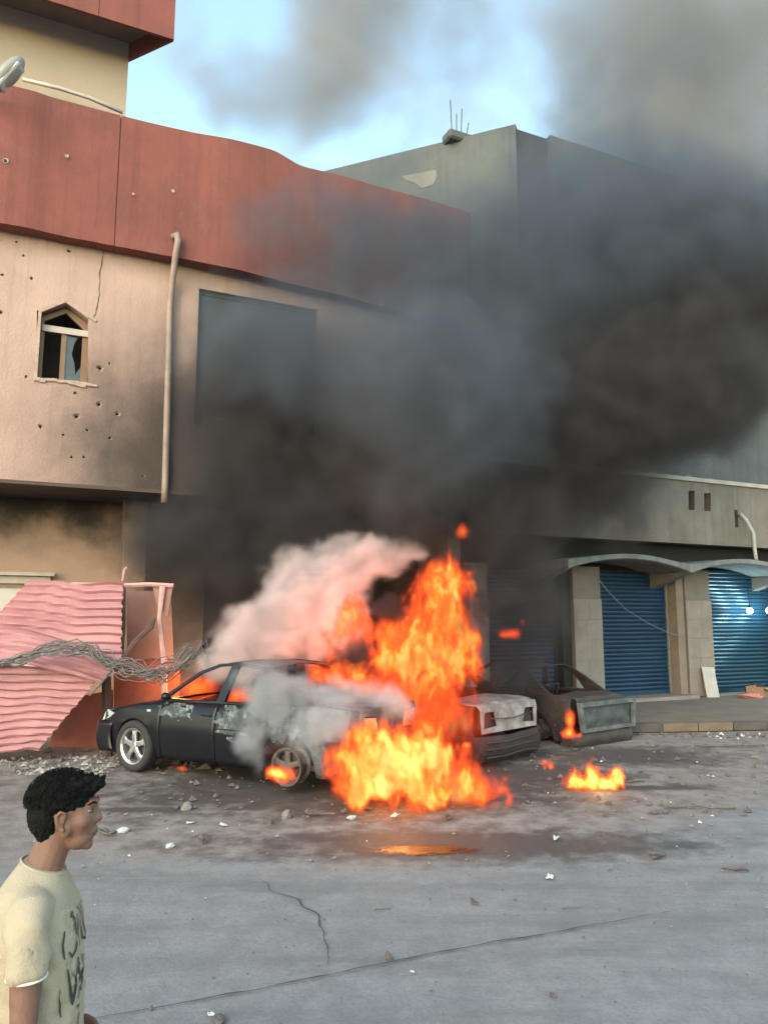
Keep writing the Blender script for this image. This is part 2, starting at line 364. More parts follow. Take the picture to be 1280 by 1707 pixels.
crack_m = mat('crack_fill', (0.045, 0.045, 0.045), 0.95, (0.07, 0.07, 0.07), 20, 0.5)
def strip(name, pts, wid, label, cat, m=crack_m, z=0.005, jit=0.02):
    dense = []
    for a, b in zip(pts, pts[1:]):
        k = max(2, int((Vector(b) - Vector(a)).length / 0.05))
        for i in range(k): dense.append(Vector(a).lerp(Vector(b), i / k))
    dense.append(Vector(pts[-1])); vs = []; fs = []
    for i, p in enumerate(dense):
        d = (dense[min(i + 1, len(dense) - 1)] - dense[max(0, i - 1)]).normalized(); nn = Vector((-d.y, d.x, 0))
        p = p + nn * jit * noise.noise(p * 5); h = wid * .72 * (0.5 + 0.45 * noise.noise(p * 9 + Vector((3, 1, 2)))); h *= min(1, 0.15 + 4 * min(i, len(dense) - 1 - i) / len(dense))
        vs += [(p.x + nn.x * h, p.y + nn.y * h, z), (p.x - nn.x * h, p.y - nn.y * h, z)]
    for i in range(len(dense) - 1): fs.append((2 * i, 2 * i + 1, 2 * i + 3, 2 * i + 2))
    return tag(mesh_obj(name, vs, fs, m), label, cat)
strip('road_crack', [G(x, y) for x, y in ((60, 1722), (165, 1698), (330, 1668), (520, 1632), (640, 1606), (760, 1583), (900, 1558), (1020, 1538), (1150, 1512))], 0.017, 'long thin seam running diagonally across the foreground asphalt', 'crack')
strip('road_crack', [G(x, y) for x, y in ((425, 1462), (455, 1485), (492, 1500), (525, 1525), (542, 1560), (550, 1605))], 0.019, 'short jagged crack in the asphalt above the long seam', 'crack', jit=0.06)

walk_m = mat('pavement_concrete', (0.20, 0.155, 0.115), 0.9, (0.14, 0.11, 0.085), 2, 0.7, 0.5, 25, spots=(0.12, 0.1, 0.085), spot_scale=2.0, spot_lo=0.58)
KZ = 0.14
kerb = [Vector((0.2, 14.3, 0)), Vector((2.9, 13.5, 0)), Vector((4.26, 13.56, 0)), Vector((6.91, 13.9, 0)), Vector((16, 15.2, 0))]
pv = plate('pavement', [(p.x, p.y + 0.19) for p in kerb] + [(26, 30), (0.2, 19)], [], 0.0, KZ, walk_m, axis='z'); tag(pv, kind='structure')
kerb_a = mat('kerb_tan', (0.18, 0.13, 0.09), 0.9, (0.12, 0.09, 0.065), 4, 0.7, 0.4, 40)
kerb_b = mat('kerb_dark', (0.045, 0.04, 0.036), 0.9, (0.08, 0.07, 0.06), 4, 0.7, 0.4, 40)
ki = 0
for a, b in zip(kerb, kerb[1:]):
    L_ = (b - a).length; k = max(1, round(L_ / 0.62)); ang = math.atan2(b.y - a.y, b.x - a.x)
    for i in range(k):
        l = L_ / k; o = box('kerb_stone', (0.008, 0.0, 0), (l - 0.008, 0.19 - 0.004, KZ + 0.012 + random.uniform(-.004, .004)), kerb_b if ki % 3 == 1 else kerb_a, pv, 0.012)
        o.location = a + (b - a) * (i / k); o.rotation_euler = (0, 0, ang); ki += 1

# ------------------------------------------------------------------ the curved-parapet building on the left
LB = thing('corner_building', 'beige two-storey building with deep red parapet and bullet-pocked wall', 'building', F0, FA)
random.seed(11)
win = [(W(62, 630)[0], W(62, 630)[1]), (W(148, 636)[0], W(148, 636)[1]), (W(148, 532)[0], W(148, 532)[1]), (W(112, 505)[0], W(112, 505)[1]), (W(62, 518)[0], W(62, 518)[1])]
bw = rect(2.98, 5.45, 5.32, 8.08)
holes_px = [(53, 464, 4), (167, 613, 8), (128, 694, 9), (166, 674, 7), (196, 690, 6), (68, 711, 5), (146, 717, 4), (184, 730, 5), (140, 762, 4), (126, 655, 4), (44, 628, 4), (40, 426, 3),
            (115, 418, 4), (28, 403, 3), (2, 520, 5), (4, 458, 4), (120, 762, 3), (183, 606, 3), (106, 725, 3), (240, 795, 5), (22, 800, 5), (200, 806, 8)]
hole_loops = []
hspec = []
for x, y, r in holes_px:
    s, z = W(x, y); rr = r / 1250 * 12.6 * 0.8
    loop = [(s + rr * q * math.cos(2 * PI * i / 9), z + rr * q * math.sin(2 * PI * i / 9)) for i in range(9) for q in [random.uniform(0.65, 1.2)]]
    if z > 4.32: hole_loops.append(loop); hspec.append((s, z, rr, loop))
wall = plate('upper_wall', rect(-6, 4.2, 8.7, 10.6), [win, bw] + hole_loops, 0, 0.3, plaster, LB)
for s, z, rr, loop in hspec:
    n_ = len(loop); vs = [(p[0], 0.002, p[1]) for p in loop] + [(s + (p[0] - s) * 0.45, 0.035, z + (p[1] - z) * 0.45) for p in loop] + [(s, 0.10, z)]
    fs = [(i, (i + 1) % n_, n_ + (i + 1) % n_, n_ + i) for i in range(n_)] + [(n_ + i, n_ + (i + 1) % n_, 2 * n_) for i in range(n_)]
    o = mesh_obj('bullet_hole', vs, fs, chip, LB); o.data.materials.append(hole_m)
    for i, p in enumerate(o.data.polygons): p.material_index = 1 if i >= n_ else 0
# flaked chips of pale plaster round the window and cracks
def wcrack(pts, wid, m, off, parent=LB, name='wall_crack'):
    dense = []
    for a, b in zip(pts, pts[1:]):
        k = 6
        for i in range(k): dense.append((a[0] + (b[0] - a[0]) * i / k + random.uniform(-.012, .012), a[1] + (b[1] - a[1]) * i / k))
    dense.append(pts[-1])
    bm = bmesh.new()
    rows = []
    for i, (s, z) in enumerate(dense):
        h = wid * random.uniform(.4, 1.0)
        rows.append([bm.verts.new((s - h, off, z)), bm.verts.new((s + h, off, z))])
    for a, b in zip(rows, rows[1:]): bm.faces.new((a[0], a[1], b[1], b[0]))
    return bm_obj(name, bm, m, parent, recalc=False)
dk = mat('crack_shadow_fill', (0.12, 0.085, 0.065), 0.95)
wcrack([W(x, y) for x, y in ((174, 415), (168, 450), (166, 490), (162, 515), (156, 530))], 0.012, dk, -0.004)
# window in the wall: reveal trim, sash, broken glass
wx0, wx1 = win[0][0], win[1][0]; wz0, wz1 = win[0][1], win[2][1]
wn = thing('window', None, None); wn.parent = LB
fr = plate('window_frame', [(wx0 + .01, wz0 + .01), (wx1 - .01, wz0 + .01), (wx1 - .01, wz1 - .05), (win[3][0], win[3][1] - .03), (wx0 + .01, win[4][1] - .03)],
      [rect(wx0 + .07, wz0 + .07, wx0 + .34, wz1 - .28), rect(wx0 + .42, wz0 + .07, wx1 - .13, wz1 - .28), [(wx0 + .06, wz1 - .17), (wx1 - .09, wz1 - .17), (win[3][0], win[3][1] - .12), (wx0 + .06, win[4][1] - .10)]], 0.16, 0.22, brown_wood, wn)
box('lintel_bar', (wx0 + .03, 0.12, wz1 - .28), (wx1 - .03, 0.158, wz1 - .17), pale_frame, wn)
glass_m = mat('dusty_glass', (0.07, 0.085, 0.085), 0.3, (0.04, 0.05, 0.05), 4, 0.6)
gs = [(wx0 + .42, wz0 + .07), (wx1 - .13, wz0 + .07), (wx1 - .13, wz0 + .35), (wx1 - .2, wz0 + .22), (wx0 + .60, wz0 + .18), (wx0 + .57, wz0 + .4), (wx0 + .52, wz0 + .55), (wx0 + .55, wz0 + .75), (wx0 + .60, wz1 - .30), (wx0 + .42, wz1 - .28)]
plate('broken_pane', gs, [], 0.185, 0.19, glass_m, wn)
bm = bmesh.new()
pts = [(wx0 - .02, wz0 - .02), (wx0 - .02, win[4][1] + .0), (win[3][0] - .02, win[3][1] + .03), (wx1 + .07, wz1 - .02)]
for a, b in zip(pts, pts[1:]):
    d = Vector((b[0] - a[0], 0, b[1] - a[1])).normalized(); nn = Vector((-d.z, 0, d.x)) * 0.025
    A_, B_ = Vector((a[0], 0, a[1])), Vector((b[0], 0, b[1]))
    for q0, q1 in (((A_ - nn), (B_ + nn)),):
        vs = [A_ - nn, B_ - nn, B_ + nn, A_ + nn]
        f0 = [bm.verts.new((v.x, -0.02, v.z)) for v in vs]; f1 = [bm.verts.new((v.x, 0.05, v.z)) for v in vs]
        bm.faces.new(f0); bm.faces.new(f1[::-1])
        for i in range(4): bm.faces.new((f0[i], f1[i], f1[(i + 1) % 4], f0[(i + 1) % 4]))
bm_obj('window_trim', bm, mat('bare_white_plaster', (0.50, 0.39, 0.31), 0.9, (0.34, 0.25, 0.19), 14, 0.7), wn)
bm = bmesh.new()
for i in range(11):
    s = wx0 + (wx1 - wx0 + .1) * i / 10; h = random.uniform(.03, .08)
    add_box(bm, (s - .05, -0.03, wz0 - h), (s + .05, 0.12, wz0 + random.uniform(0, .03)), 0.008)
bm_obj('broken_sill', bm, MATS['bare_white_plaster'], wn)
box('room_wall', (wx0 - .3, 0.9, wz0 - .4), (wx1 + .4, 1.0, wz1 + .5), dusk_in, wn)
# big sooty window
bwn = thing('window', None, None); bwn.parent = LB
plate('window_frame', rect(2.98, 5.45, 5.32, 8.08), [rect(3.05, 5.52, 4.12, 8.01), rect(4.2, 5.52, 5.25, 8.01)], 0.10, 0.16, dusty_dark, bwn)
for a, b in ((3.05, 4.12), (4.2, 5.25)):
    box('pane', (a, .125, 5.52), (b, .135, 8.01), dusty_dark, bwn)
# parapet: a proud red band that swells slightly in plan, in two lengths with an open joint
pl = [(-6, .30), (-1, .30), (0.0, .34), (0.35, .30), (1.45, .30), (2.6, .33), (3.6, .40), (4.7, .34), (5.6, .36), (6.6, .30), (7.6, .32), (9.2, .30)]
zt = [(-6, 10.92), (2, 10.93), (3.6, 10.98), (4.2, 11.0), (4.9, 10.84), (6.8, 10.86), (9.2, 10.80)]
zb = [(-6, 8.46), (2.6, 8.44), (5.2, 8.33), (8, 8.18), (9.2, 8.15)]
def parapet(s0, s1, name='parapet'):
    k = max(4, int((s1 - s0) / 0.1)); vs = []; fs = []
    for i in range(k + 1):
        s = s0 + (s1 - s0) * i / k; o_ = sinterp(s, pl); t, b_ = sinterp(s, zt), interp(s, zb)
        b_ += 0.012 * noise.noise(Vector((s * 2, 0, 0)))
        inn = max(o_ - 0.28, -0.8) if o_ < 0.05 else 0.0
        vs += [(s, -o_, b_), (s, -o_, t), (s, -o_ + .26, t), (s, -o_ + .26, b_)]
    for i in range(k):
        a, b = 4 * i, 4 * i + 4
        for q in range(4): fs.append((a + q, b + q, b + (q + 1) % 4, a + (q + 1) % 4))
    fs += [(3, 2, 1, 0), (4 * k, 4 * k + 1, 4 * k + 2, 4 * k + 3)]
    return mesh_obj(name, vs, fs, red_paint, LB)
parapet(-6, 1.432); parapet(1.448, 8.72)
plate('joint_filler', [(1.425, 8.46), (1.455, 8.46), (1.455, 10.9), (1.425, 10.9)], [], -.285, -.1, mat('dark_joint', (0.09, 0.03, 0.02), .9), LB)
for x, y, r in ((10, 270, 6), (222, 325, 3), (288, 320, 4), (112, 262, 4)):
    s, z = W(x, y, .3); rr = r * .0085
    bm = bmesh.new(); vs = [bm.verts.new((s + rr * random.uniform(.7, 1.2) * math.cos(2 * PI * i / 8), -.345, z + rr * math.sin(2 * PI * i / 8))) for i in range(8)]
    c0 = bm.verts.new((s, -.335, z))
    for i in range(8): bm.faces.new((vs[i], vs[(i + 1) % 8], c0))
    bm_obj('bullet_chip', bm, MATS['bare_white_plaster'], LB)
    if r > 5:
        box('bullet_hole', (s - .025, -.349, z - .03), (s + .02, -.33, z + .02), hole_m, LB)
# roof slab behind parapet, soffit of the overhang, ground floor wall
box('roof_slab', (-6, 0.0, 10.3), (8.6, 7.5, 10.6), tan, LB)
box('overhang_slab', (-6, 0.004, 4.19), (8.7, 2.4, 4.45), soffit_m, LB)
box('overhang_edge', (-6, -0.02, 4.17), (8.7, 0.0, 4.23), mat('dark_drip_edge', (0.10, 0.065, 0.05), .9), LB)
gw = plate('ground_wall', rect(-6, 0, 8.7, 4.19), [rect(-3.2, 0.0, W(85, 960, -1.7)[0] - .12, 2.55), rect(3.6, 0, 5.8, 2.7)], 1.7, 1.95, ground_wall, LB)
dr = thing('door', None, None); dr.parent = LB
e = W(85, 960, -1.7)[0]; zd = W(85, 962, -1.7)[1]
plate('door_frame', [(-3.2, 0), (-3.2, zd), (e, zd), (e, 0), (e - .13, 0), (e - .13, zd - .13), (-3.07, zd - .13), (-3.07, 0)], [], 1.6, 1.72, pale_frame, dr)
box('door_leaf', (-3.06, 1.75, 0), (e - .14, 1.8, zd - .14), door_m, dr)
box('door_hood', (-3.4, 1.5, zd + .01), (e + .06, 1.69, zd + .07), pale_frame, dr)
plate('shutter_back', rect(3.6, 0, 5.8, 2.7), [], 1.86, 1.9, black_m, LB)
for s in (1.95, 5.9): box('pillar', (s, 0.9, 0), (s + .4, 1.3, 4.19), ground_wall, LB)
box('end_wall', (8.4, 0.301, 0), (8.7, 7.5, 10.3), tan, LB)
box('end_wall', (-6, 0.301, 0), (-5.7, 7.5, 10.3), tan, LB)
# drainpipe
a = W(295, 394, .42); b = W(276, 800, .08)
tube('drainpipe', [(a[0] - .06, -.36, a[1]), (a[0] + .0, -.44, a[1] + .02), (a[0] + .02, -.45, a[1] - .1), (a[0], -.42, 8.5), (a[0] - .0, -.14, 8.1), (a[0] - .02, -.09, 7.6), (b[0], -.08, 4.3), (b[0], -.08, 4.0)], 0.058, pvc, LB, 10)
# roof cable and pale coping pipe
pp = [W(x, y, .2) for x, y in ((38, 135), (100, 150), (150, 166), (205, 190))]
tube('roof_pipe', [(p[0], -.2, p[1] + .03) for p in pp], 0.035, mat('pale_metal', (0.55, 0.48, 0.42), .5), LB)
# penthouse set on the roof with a broad red eave
cdir = Vector((-0.93, 0.37))      # the flank of the penthouse runs back at a blunt angle
_g = G(550, 283, 14.8) - (F0 + FU * W(860, 207, -1)[0] - FN * 1.0) - Vector((0, 0, 14.8)); cdir = Vector((_g.dot(FU), -_g.dot(FN))).normalized()
ps = W(212, 150, -.1)[0]
plate('penthouse_wall', [(-6, .1), (ps, .1), (ps + cdir.x * 5, .1 + cdir.y * 5), (-6, .1 + cdir.y * 5 + 1)], [], 10.6, 12.72, tan, LB, 'z')
def eave():
    s1 = W(290, 65, .75)[0]
    plate('eave_soffit', [(-6, -.72), (s1 - .03, -.72), (s1 - .03 + cdir.x * 6, -.72 + cdir.y * 6), (-6, -.72 + cdir.y * 6 + .5)], [], 12.70, 12.82, mat('eave_concrete', (0.22, 0.17, 0.14), .9, (0.16, .12, .1), 2, .6), LB, 'z')
    zz = W(290, 66, .75)[1]
    box('eave_fascia', (-6, -0.78, zz - .02), (0.95, -0.722, zz + .80), red_paint, LB)
    box('eave_fascia', (0.96, -0.78, zz - .02), (s1, -0.722, zz + .80), red_paint, LB)
    plate('eave_fascia', [(s1 - .06, -.718), (s1, -.718), (s1 + cdir.x * 6, -.718 + cdir.y * 6), (s1 - .06 + cdir.x * 6, -.718 + cdir.y * 6)], [], zz - .02, zz + .8, red_paint, LB, 'z')
eave()

# ------------------------------------------------------------------ shops on the right
SH = thing('shop_row', 'row of small shops with scalloped concrete canopy and blue roller shutters', 'building', F0, FA)
def slats(name, s0, s1, z0, z1, d, m, parent, pitch=0.098):
    k = int((z1 - z0) / pitch); bm = bmesh.new(); prof = [(0, 0.0), (.25, -.014), (.5, -.02), (.75, -.014), (.93, 0.0), (.96, 0.012)]
    for i in range(k):
        zb_ = z0 + i * pitch; rows = []
        for t, dd in prof:
            rows.append([bm.verts.new((s0, d + dd, zb_ + t * pitch)), bm.verts.new((s1, d + dd, zb_ + t * pitch))])
        for a, b in zip(rows, rows[1:]): bm.faces.new((a[0], a[1], b[1], b[0]))
    o = bm_obj(name, bm, m, parent, recalc=False); o['kind'] = 'stuff'
    return o
def shutter(s0, s1, z0, z1, m, d=0.35):
    r = thing('roller_shutter', None, None); r.parent = SH
    slats('slat_curtain', s0 + .04, s1 - .04, z0 + .1, z1, d, m, r)
    box('bottom_rail', (s0 + .04, d - .03, z0), (s1 - .04, d + .02, z0 + .098), m, r, .005)
    for s in (s0, s1 - .06): box('guide_rail', (s, d - .05, z0), (s + .06, d + .05, z1), steel_m if m != navy_m else black_m, r)
    box('shutter_backing', (s0, d + .06, z0), (s1, d + .08, z1), black_m, r)
shutter(9.2, 11.15, .2, 3.1, navy_m); shutter(12.2, 14.5, .22, 3.1, blue_m); shutter(15.62, 18.2, .16, 3.2, cyan_m); shutter(19.1, 21.6, .16, 3.2, blue_m)
pier = thing('pillar', None, None); pier.parent = SH
for (s0, s1, z0) in ((11.40, 12.19, .15), (14.76, 15.60, .15), (18.25, 19.05, .15), (8.72, 9.18, .15)):
    p_ = box('pillar', (s0 + .012, .012, z0), (s1 - .012, .5, 3.15), joint_m, SH)
    k = 5; hz = (2.42 - z0) / k
    for i in range(k):
        mid = s0 + (s1 - s0) * random.uniform(.4, .6)
        for a, b in ((s0, mid), (mid, s1)):
            q = random.uniform(0, .004)
            box('stone_slab', (a + .003, -.012 - q, z0 + i * hz + .003), (b - .003, .010, z0 + (i + 1) * hz - .003), stone_m, p_)
C.objects.unlink(pier); bpy.data.objects.remove(pier)
box('jamb', (14.52, .05, .15), (14.748, .5, 3.15), mat('brown_jamb', (.26, .2, .16), .9), SH)
box('jamb', (11.16, .1, .15), (11.39, .5, 3.15), black_m, SH)
box('threshold', (11.9, -.30, KZ - .01), (14.74, .28, .215), stone_m, SH, .01)
box('threshold', (15.61, -.05, KZ - .01), (18.2, .28, .158), stone_m, SH, .005)
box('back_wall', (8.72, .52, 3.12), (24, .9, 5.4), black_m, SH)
# scalloped canopy
sd0, per = 7.36, 3.5
def arch(i):
    s0 = sd0 + i * per - .25; k = 28; bm = bmesh.new()
    def zz(t): return 3.02 + 0.27 * math.sin(PI * t) ** .8
    secs = []
    for j in range(k + 1):
        t = j / k; s = s0 + per * t; z = zz(t); th_ = .10 + .10 * abs(2 * t - 1) ** 6
        front = [(s, -.80, z - .02), (s, -.86, z + .0), (s, -.86, z + th_), (s, .5, z + th_ + .03), (s, .5, z + .0)]
        secs.append([bm.verts.new(v) for v in front])
    for a, b in zip(secs, secs[1:]):
        for q in range(5): bm.faces.new((a[q], b[q], b[(q + 1) % 5], a[(q + 1) % 5]))
    bm.faces.new(secs[0]); bm.faces.new(secs[-1][::-1])
    bm_obj('canopy_vault', bm, conc_m, SH)
for i in range(1, 5): arch(i)
for i in range(1, 5):
    s = sd0 + i * per - .25
    bm = bmesh.new(); add_plate(bm, [(-.84, 3.04), (.45, 3.04), (.45, 2.66), (.2, 2.74), (-.5, 2.94)], [], s - .12, s + .12, 'x'); bm_obj('canopy_bracket', bm, mat('bracket_dark', (.16, .15, .14), .9), SH)
# fascia with two slots and parapet cap
sl1 = [W(x, y) for x, y in ((1147, 850), (1157, 850), (1157, 818), (1147, 818))]; sl2 = [W(x, y) for x, y in ((1173, 852), (1184, 852), (1184, 822), (1173, 822))]
plate('fascia_wall', rect(8.8, 3.80, 26, 5.36), [sl1, sl2], 0, .3, fascia_m, SH)
box('slot_back', (14.9, .31, 4.5), (16.1, .33, 5.3), black_m, SH)
box('parapet_cap', (8.8, -.06, 5.36), (26, .95, 5.46), mat('cap_concrete', (.52, .47, .4), .85, (.4, .36, .3), 3, .6), SH)
bm = bmesh.new()
for i in range(7): add_box(bm, (13.9 + i * .33, .1 + random.uniform(0, .3), 5.46), (14.1 + i * .33 + random.uniform(0, .1), .5, 5.5 + random.uniform(.01, .1)), .01)
bm_obj('roof_rubble', bm, fascia_m, SH)['kind'] = 'stuff'
hp = [W(x, y, .1) for x, y in ((1235, 856), (1240, 868), (1246, 890), (1242, 915), (1239, 935))]
tube('hose', [(p[0], -.06 - .1 * i, p[1]) for i, p in enumerate(hp)], 0.045, mat('white_hose', (.5, .47, .43), .6), SH)
box('hose_hole', (hp[0][0] - .13, -.004, hp[0][1] - .35), (hp[0][0] - .02, .02, hp[0][1] + .1), hole_m, SH)
for i, (a, b) in enumerate((((8.8, 0, 3.79), 0),)): pass
box('side_wall', (8.725, .91, 0), (9.0, 6, 5.36), fascia_m, SH)
# cable drooping in front of the shutter
cp = [W(x, y, .3) for x, y in ((1000, 955), (1022, 985), (1050, 1015), (1085, 1038), (1120, 1055), (1140, 1062))]
tube('loose_cable', [(p[0], -.1 - .02 * i, p[1]) for i, p in enumerate(cp)], 0.012, mat('grey_cable', (.16, .18, .2), .6), SH, 5)

# grey upper building behind
GB = thing('grey_building', 'tall unfinished grey building whose corner rises through the smoke', 'building', F0, FA)
zc = W(860, 207, -1)[1]
c0 = (W(860, 207, -1)[0], 1.0)
gl = G(550, 283, zc); gl2 = gl - F0; lft = (gl2.dot(FU), -gl2.dot(FN))
c1 = (c0[0] + 1.05, 1.0)
bm = bmesh.new()
def vwall(bm, a, b, z0, z1, t=.3):
    d = Vector((b[0] - a[0], b[1] - a[1])).normalized(); nn = Vector((-d.y, d.x)) * t
    q = [(a[0], a[1]), (b[0], b[1]), (b[0] + nn.x, b[1] + nn.y), (a[0] + nn.x, a[1] + nn.y)]
    lo = [bm.verts.new((p[0], p[1], z0)) for p in q]; hi = [bm.verts.new((p[0], p[1], z1)) for p in q]
    bm.faces.new(lo[::-1]); bm.faces.new(hi)
    for i in range(4): bm.faces.new((lo[i], lo[(i + 1) % 4], hi[(i + 1) % 4], hi[i]))
ext = (c0[0] + (lft[0] - c0[0]) * 1.8, c0[1] + (lft[1] - c0[1]) * 1.8)
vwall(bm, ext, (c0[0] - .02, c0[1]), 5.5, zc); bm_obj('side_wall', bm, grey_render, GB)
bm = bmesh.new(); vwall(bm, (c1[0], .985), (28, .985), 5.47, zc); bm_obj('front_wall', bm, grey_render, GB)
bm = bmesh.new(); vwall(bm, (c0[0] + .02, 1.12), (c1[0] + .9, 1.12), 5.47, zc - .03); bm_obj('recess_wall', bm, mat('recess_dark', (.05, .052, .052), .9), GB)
box('upper_slab', (12.6, 1.7, 14.2), (28, 9, 14.5), grey_render, GB)
dl = Vector((lft[0] - c0[0], lft[1] - c0[1])).normalized()
def side_pt(px, py):
    r = ray(px, py); a = F0 + FU * c0[0] - FN * c0[1]; dd = FU * dl.x - FN * dl.y; nn = Vector((dd.y, -dd.x, 0))
    t = a.dot(nn) / (r.x * nn.x + r.y * nn.y); p = Vector((0, 0, CAM_H)) + r * (t * .9985) - F0
    return (p.dot(FU), -p.dot(FN), p.z)
kt = side_pt(772, 229)
box('column_stub', (kt[0] - .4, kt[1] + .0, zc - .1), (kt[0] + .3, kt[1] + .45, zc + .16), grey_render, GB, .05)
for k, dx in enumerate((-.22, -.08, .05, .2)):
    tube('rebar', [(kt[0] + dx, kt[1] + .2, zc + .1), (kt[0] + dx * 1.3 + .03, kt[1] + .2, zc + (1.1, .75, .95, .6)[k])], .014, scrap_metal, GB, 5)
# bare patch of plaster on the side wall
pv_ = [side_pt(x, y) for x, y in ((668, 293), (690, 290), (726, 283), (729, 294), (722, 308), (703, 314), (690, 304), (676, 300))]
mesh_obj('plaster_patch', pv_, [tuple(range(len(pv_)))], mat('fresh_plaster', (.2, .19, .17), .9), GB)

# ------------------------------------------------------------------ collapsed kiosk, corrugated sheets, strands
def bilerp(q, u, v):
    return (q[0] * (1 - u) + q[1] * u) * (1 - v) + (q[3] * (1 - u) + q[2] * u) * v     # q: TL TR BR BL, v down
def corrugated(quad, ribs, label, bend, seed, cuts=None):
    TL, TR, BR, BL = quad; nrm_ = ((TR - TL).cross(BL - TL)).normalized()
    if nrm_.y > 0: nrm_ = -nrm_
    nu, nv = 44, ribs * 6 + 1
    def fn(u, v):
        ph = v * ribs + 0.22 * math.sin(u * 4 + seed) * bend
        f_ = ph % 1.0
        prof = (f_ / .8) ** .7 if f_ < .8 else (1 - f_) / .2
        p = bilerp(quad, u, v)
        p = p + nrm_ * (0.05 * prof + 0.075 * noise.noise(Vector((u * 2.2 + seed, v * 2.5, seed))) + bend * .12 * math.sin(u * PI))
        p = p + (TL - BL).normalized() * (0.05 * math.sin(u * 5 + seed) * bend + .025 * noise.noise(Vector((u * 5, v * 3, seed + 4))))
        p = p + (TR - TL).normalized() * (0.03 * noise.noise(Vector((0, v * 20, seed))) * (1 if u > .5 else -1) + .02 * (f_ > .5) * (u > .98))
        return p
    o = grid('corrugated_sheet', nu, nv, fn, pink_m, None, 0.004, smooth=False)
    return tag(o, label, 'metal sheet')
corrugated([P(48, 972, 11.7), P(208, 975, 11.35), P(203, 1103, 11.2), P(-62, 1092, 11.3)], 9, 'upper pink corrugated metal sheet hanging over the fallen one beside the wall', .9, 1.3)
corrugated([P(-70, 1052, 11.5), P(200, 1092, 11.12), P(168, 1134, 10.95), P(-80, 1118, 11.0)], 4, 'narrow buckled pink sheet strip sagging between the upper and lower sheets', 1.3, 5.7)
corrugated([P(-80, 1098, 11.25), P(176, 1124, 11.0), P(66, 1257, 10.95), P(-80, 1250, 10.9)], 11, 'lower pink corrugated metal sheet leaning with its torn edge on the ground', .8, 9.2)
KF = thing('wrecked_kiosk', 'bent wrecked kiosk with firelit red panels beside the black car', 'kiosk', (0, 0, 0))
tube('top_rail', [P(120, 974, 11.75), P(200, 976, 11.6), P(250, 974, 11.6), P(290, 976, 11.6)], .035, mat('pink_rail', (.55, .32, .3), .6, (.4, .22, .2), 8, .6), KF, 6, False)
tube('post', [P(207, 978, 11.6), P(206, 1050, 11.55), P(202, 1110, 11.5)], .03, scrap_metal, KF, 6, False)
tube('post', [P(272, 978, 11.6), P(266, 1030, 11.55), P(274, 1100, 11.5), P(276, 1260, 11.5)], [.05, .03, .045, .04], MATS['pink_rail'], KF, 6, False)
tube('post', [P(178, 1128, 11.5), P(180, 1262, 11.4)], .07, mat('dark_post', (.05, .035, .03), .8), KF, 6, False)
tube('bent_bar', [P(258, 1030, 11.4), P(252, 1045, 11.35), P(225, 1070, 11.3), P(202, 1102, 11.2)], [.025, .045, .04, .03], scrap_metal, KF, 6, False)
tube('bent_bar', [P(205, 968, 11.6), P(208, 950, 11.6), P(212, 946, 11.6)], .02, MATS['pink_rail'], KF, 6, False)
def quadplate(name, q, m, parent, t=.03):
    bm = bmesh.new(); nn = (q[1] - q[0]).cross(q[3] - q[0]).normalized() * t
    a = [bm.verts.new(v) for v in q]; b = [bm.verts.new(v + nn) for v in q]
    bm.faces.new(a); bm.faces.new(b[::-1])
    for i in range(4): bm.faces.new((a[i], b[i], b[(i + 1) % 4], a[(i + 1) % 4]))
    return bm_obj(name, bm, m, parent)
quadplate('back_panel', [P(190, 1100, 12.1), P(300, 1100, 12.0), P(300, 1262, 12.0), P(190, 1262, 12.1)], firelit_wall, KF)
quadplate('lower_panel', [P(95, 1168, 12.2), P(188, 1150, 12.15), P(188, 1262, 12.1), P(80, 1262, 12.2)], firelit_wall, KF)
quadplate('upper_panel', [P(212, 985, 12.0), P(285, 985, 12.0), P(290, 1098, 12.0), P(212, 1098, 12.0)], mat('dusty_pink_board', (.28, .15, .12), .8, (.2, .1, .08), 2, .6), KF)
quadplate('fringe_board', [P(255, 978, 11.62), P(288, 980, 11.62), P(280, 1028, 11.6), P(262, 1010, 11.6)], MATS['dusty_pink_board'], KF)

def strand_bundle(key, label, k, spread, r):
    root = thing('fallen_cable', label, 'cable'); rnd = random.Random(4)
    for q in range(k):
        pts = []
        nS = 60; ph = rnd.uniform(0, 20)
        for i in range(nS + 1):
            t = i / nS * (len(key) - 1); j = min(int(t), len(key) - 2); f_ = t - j
            p = key[j].lerp(key[j + 1], f_)
            sp = spread * (0.35 + 1.0 * i / nS)
            p = p + Vector((0, sp * noise.noise(Vector((i * .12, ph, 0))), sp * 1.6 * noise.noise(Vector((i * .15, ph, 5))))) + Vector((.3, 0, .6)) * sp * .6 * noise.noise(Vector((i * .55, ph, 9)))
            pts.append(p)
        tube('strand', pts, r * rnd.uniform(.6, 1.4), cable_m, root, 5)
    return root
strand_bundle([P(-60, 1112, 10.6), P(0, 1106, 10.6), P(50, 1092, 10.6), P(100, 1080, 10.6), P(150, 1082, 10.6), P(175, 1098, 10.6), P(205, 1116, 10.6), P(250, 1125, 10.6), P(290, 1115, 10.7), P(335, 1085, 10.8), P(350, 1100, 10.8)], 'ashy grey bundle of fallen cables drooping across the pink sheets', 34, .17, .0065)
tube('fallen_branch', [P(190, 1112, 10.7), P(172, 1135, 10.75), P(150, 1160, 10.8)], [.03, .02, .012], cable_m)
tag(bpy.data.objects['fallen_branch'], 'short ashy stick hanging from the cable bundle at the torn sheet edge', 'stick')

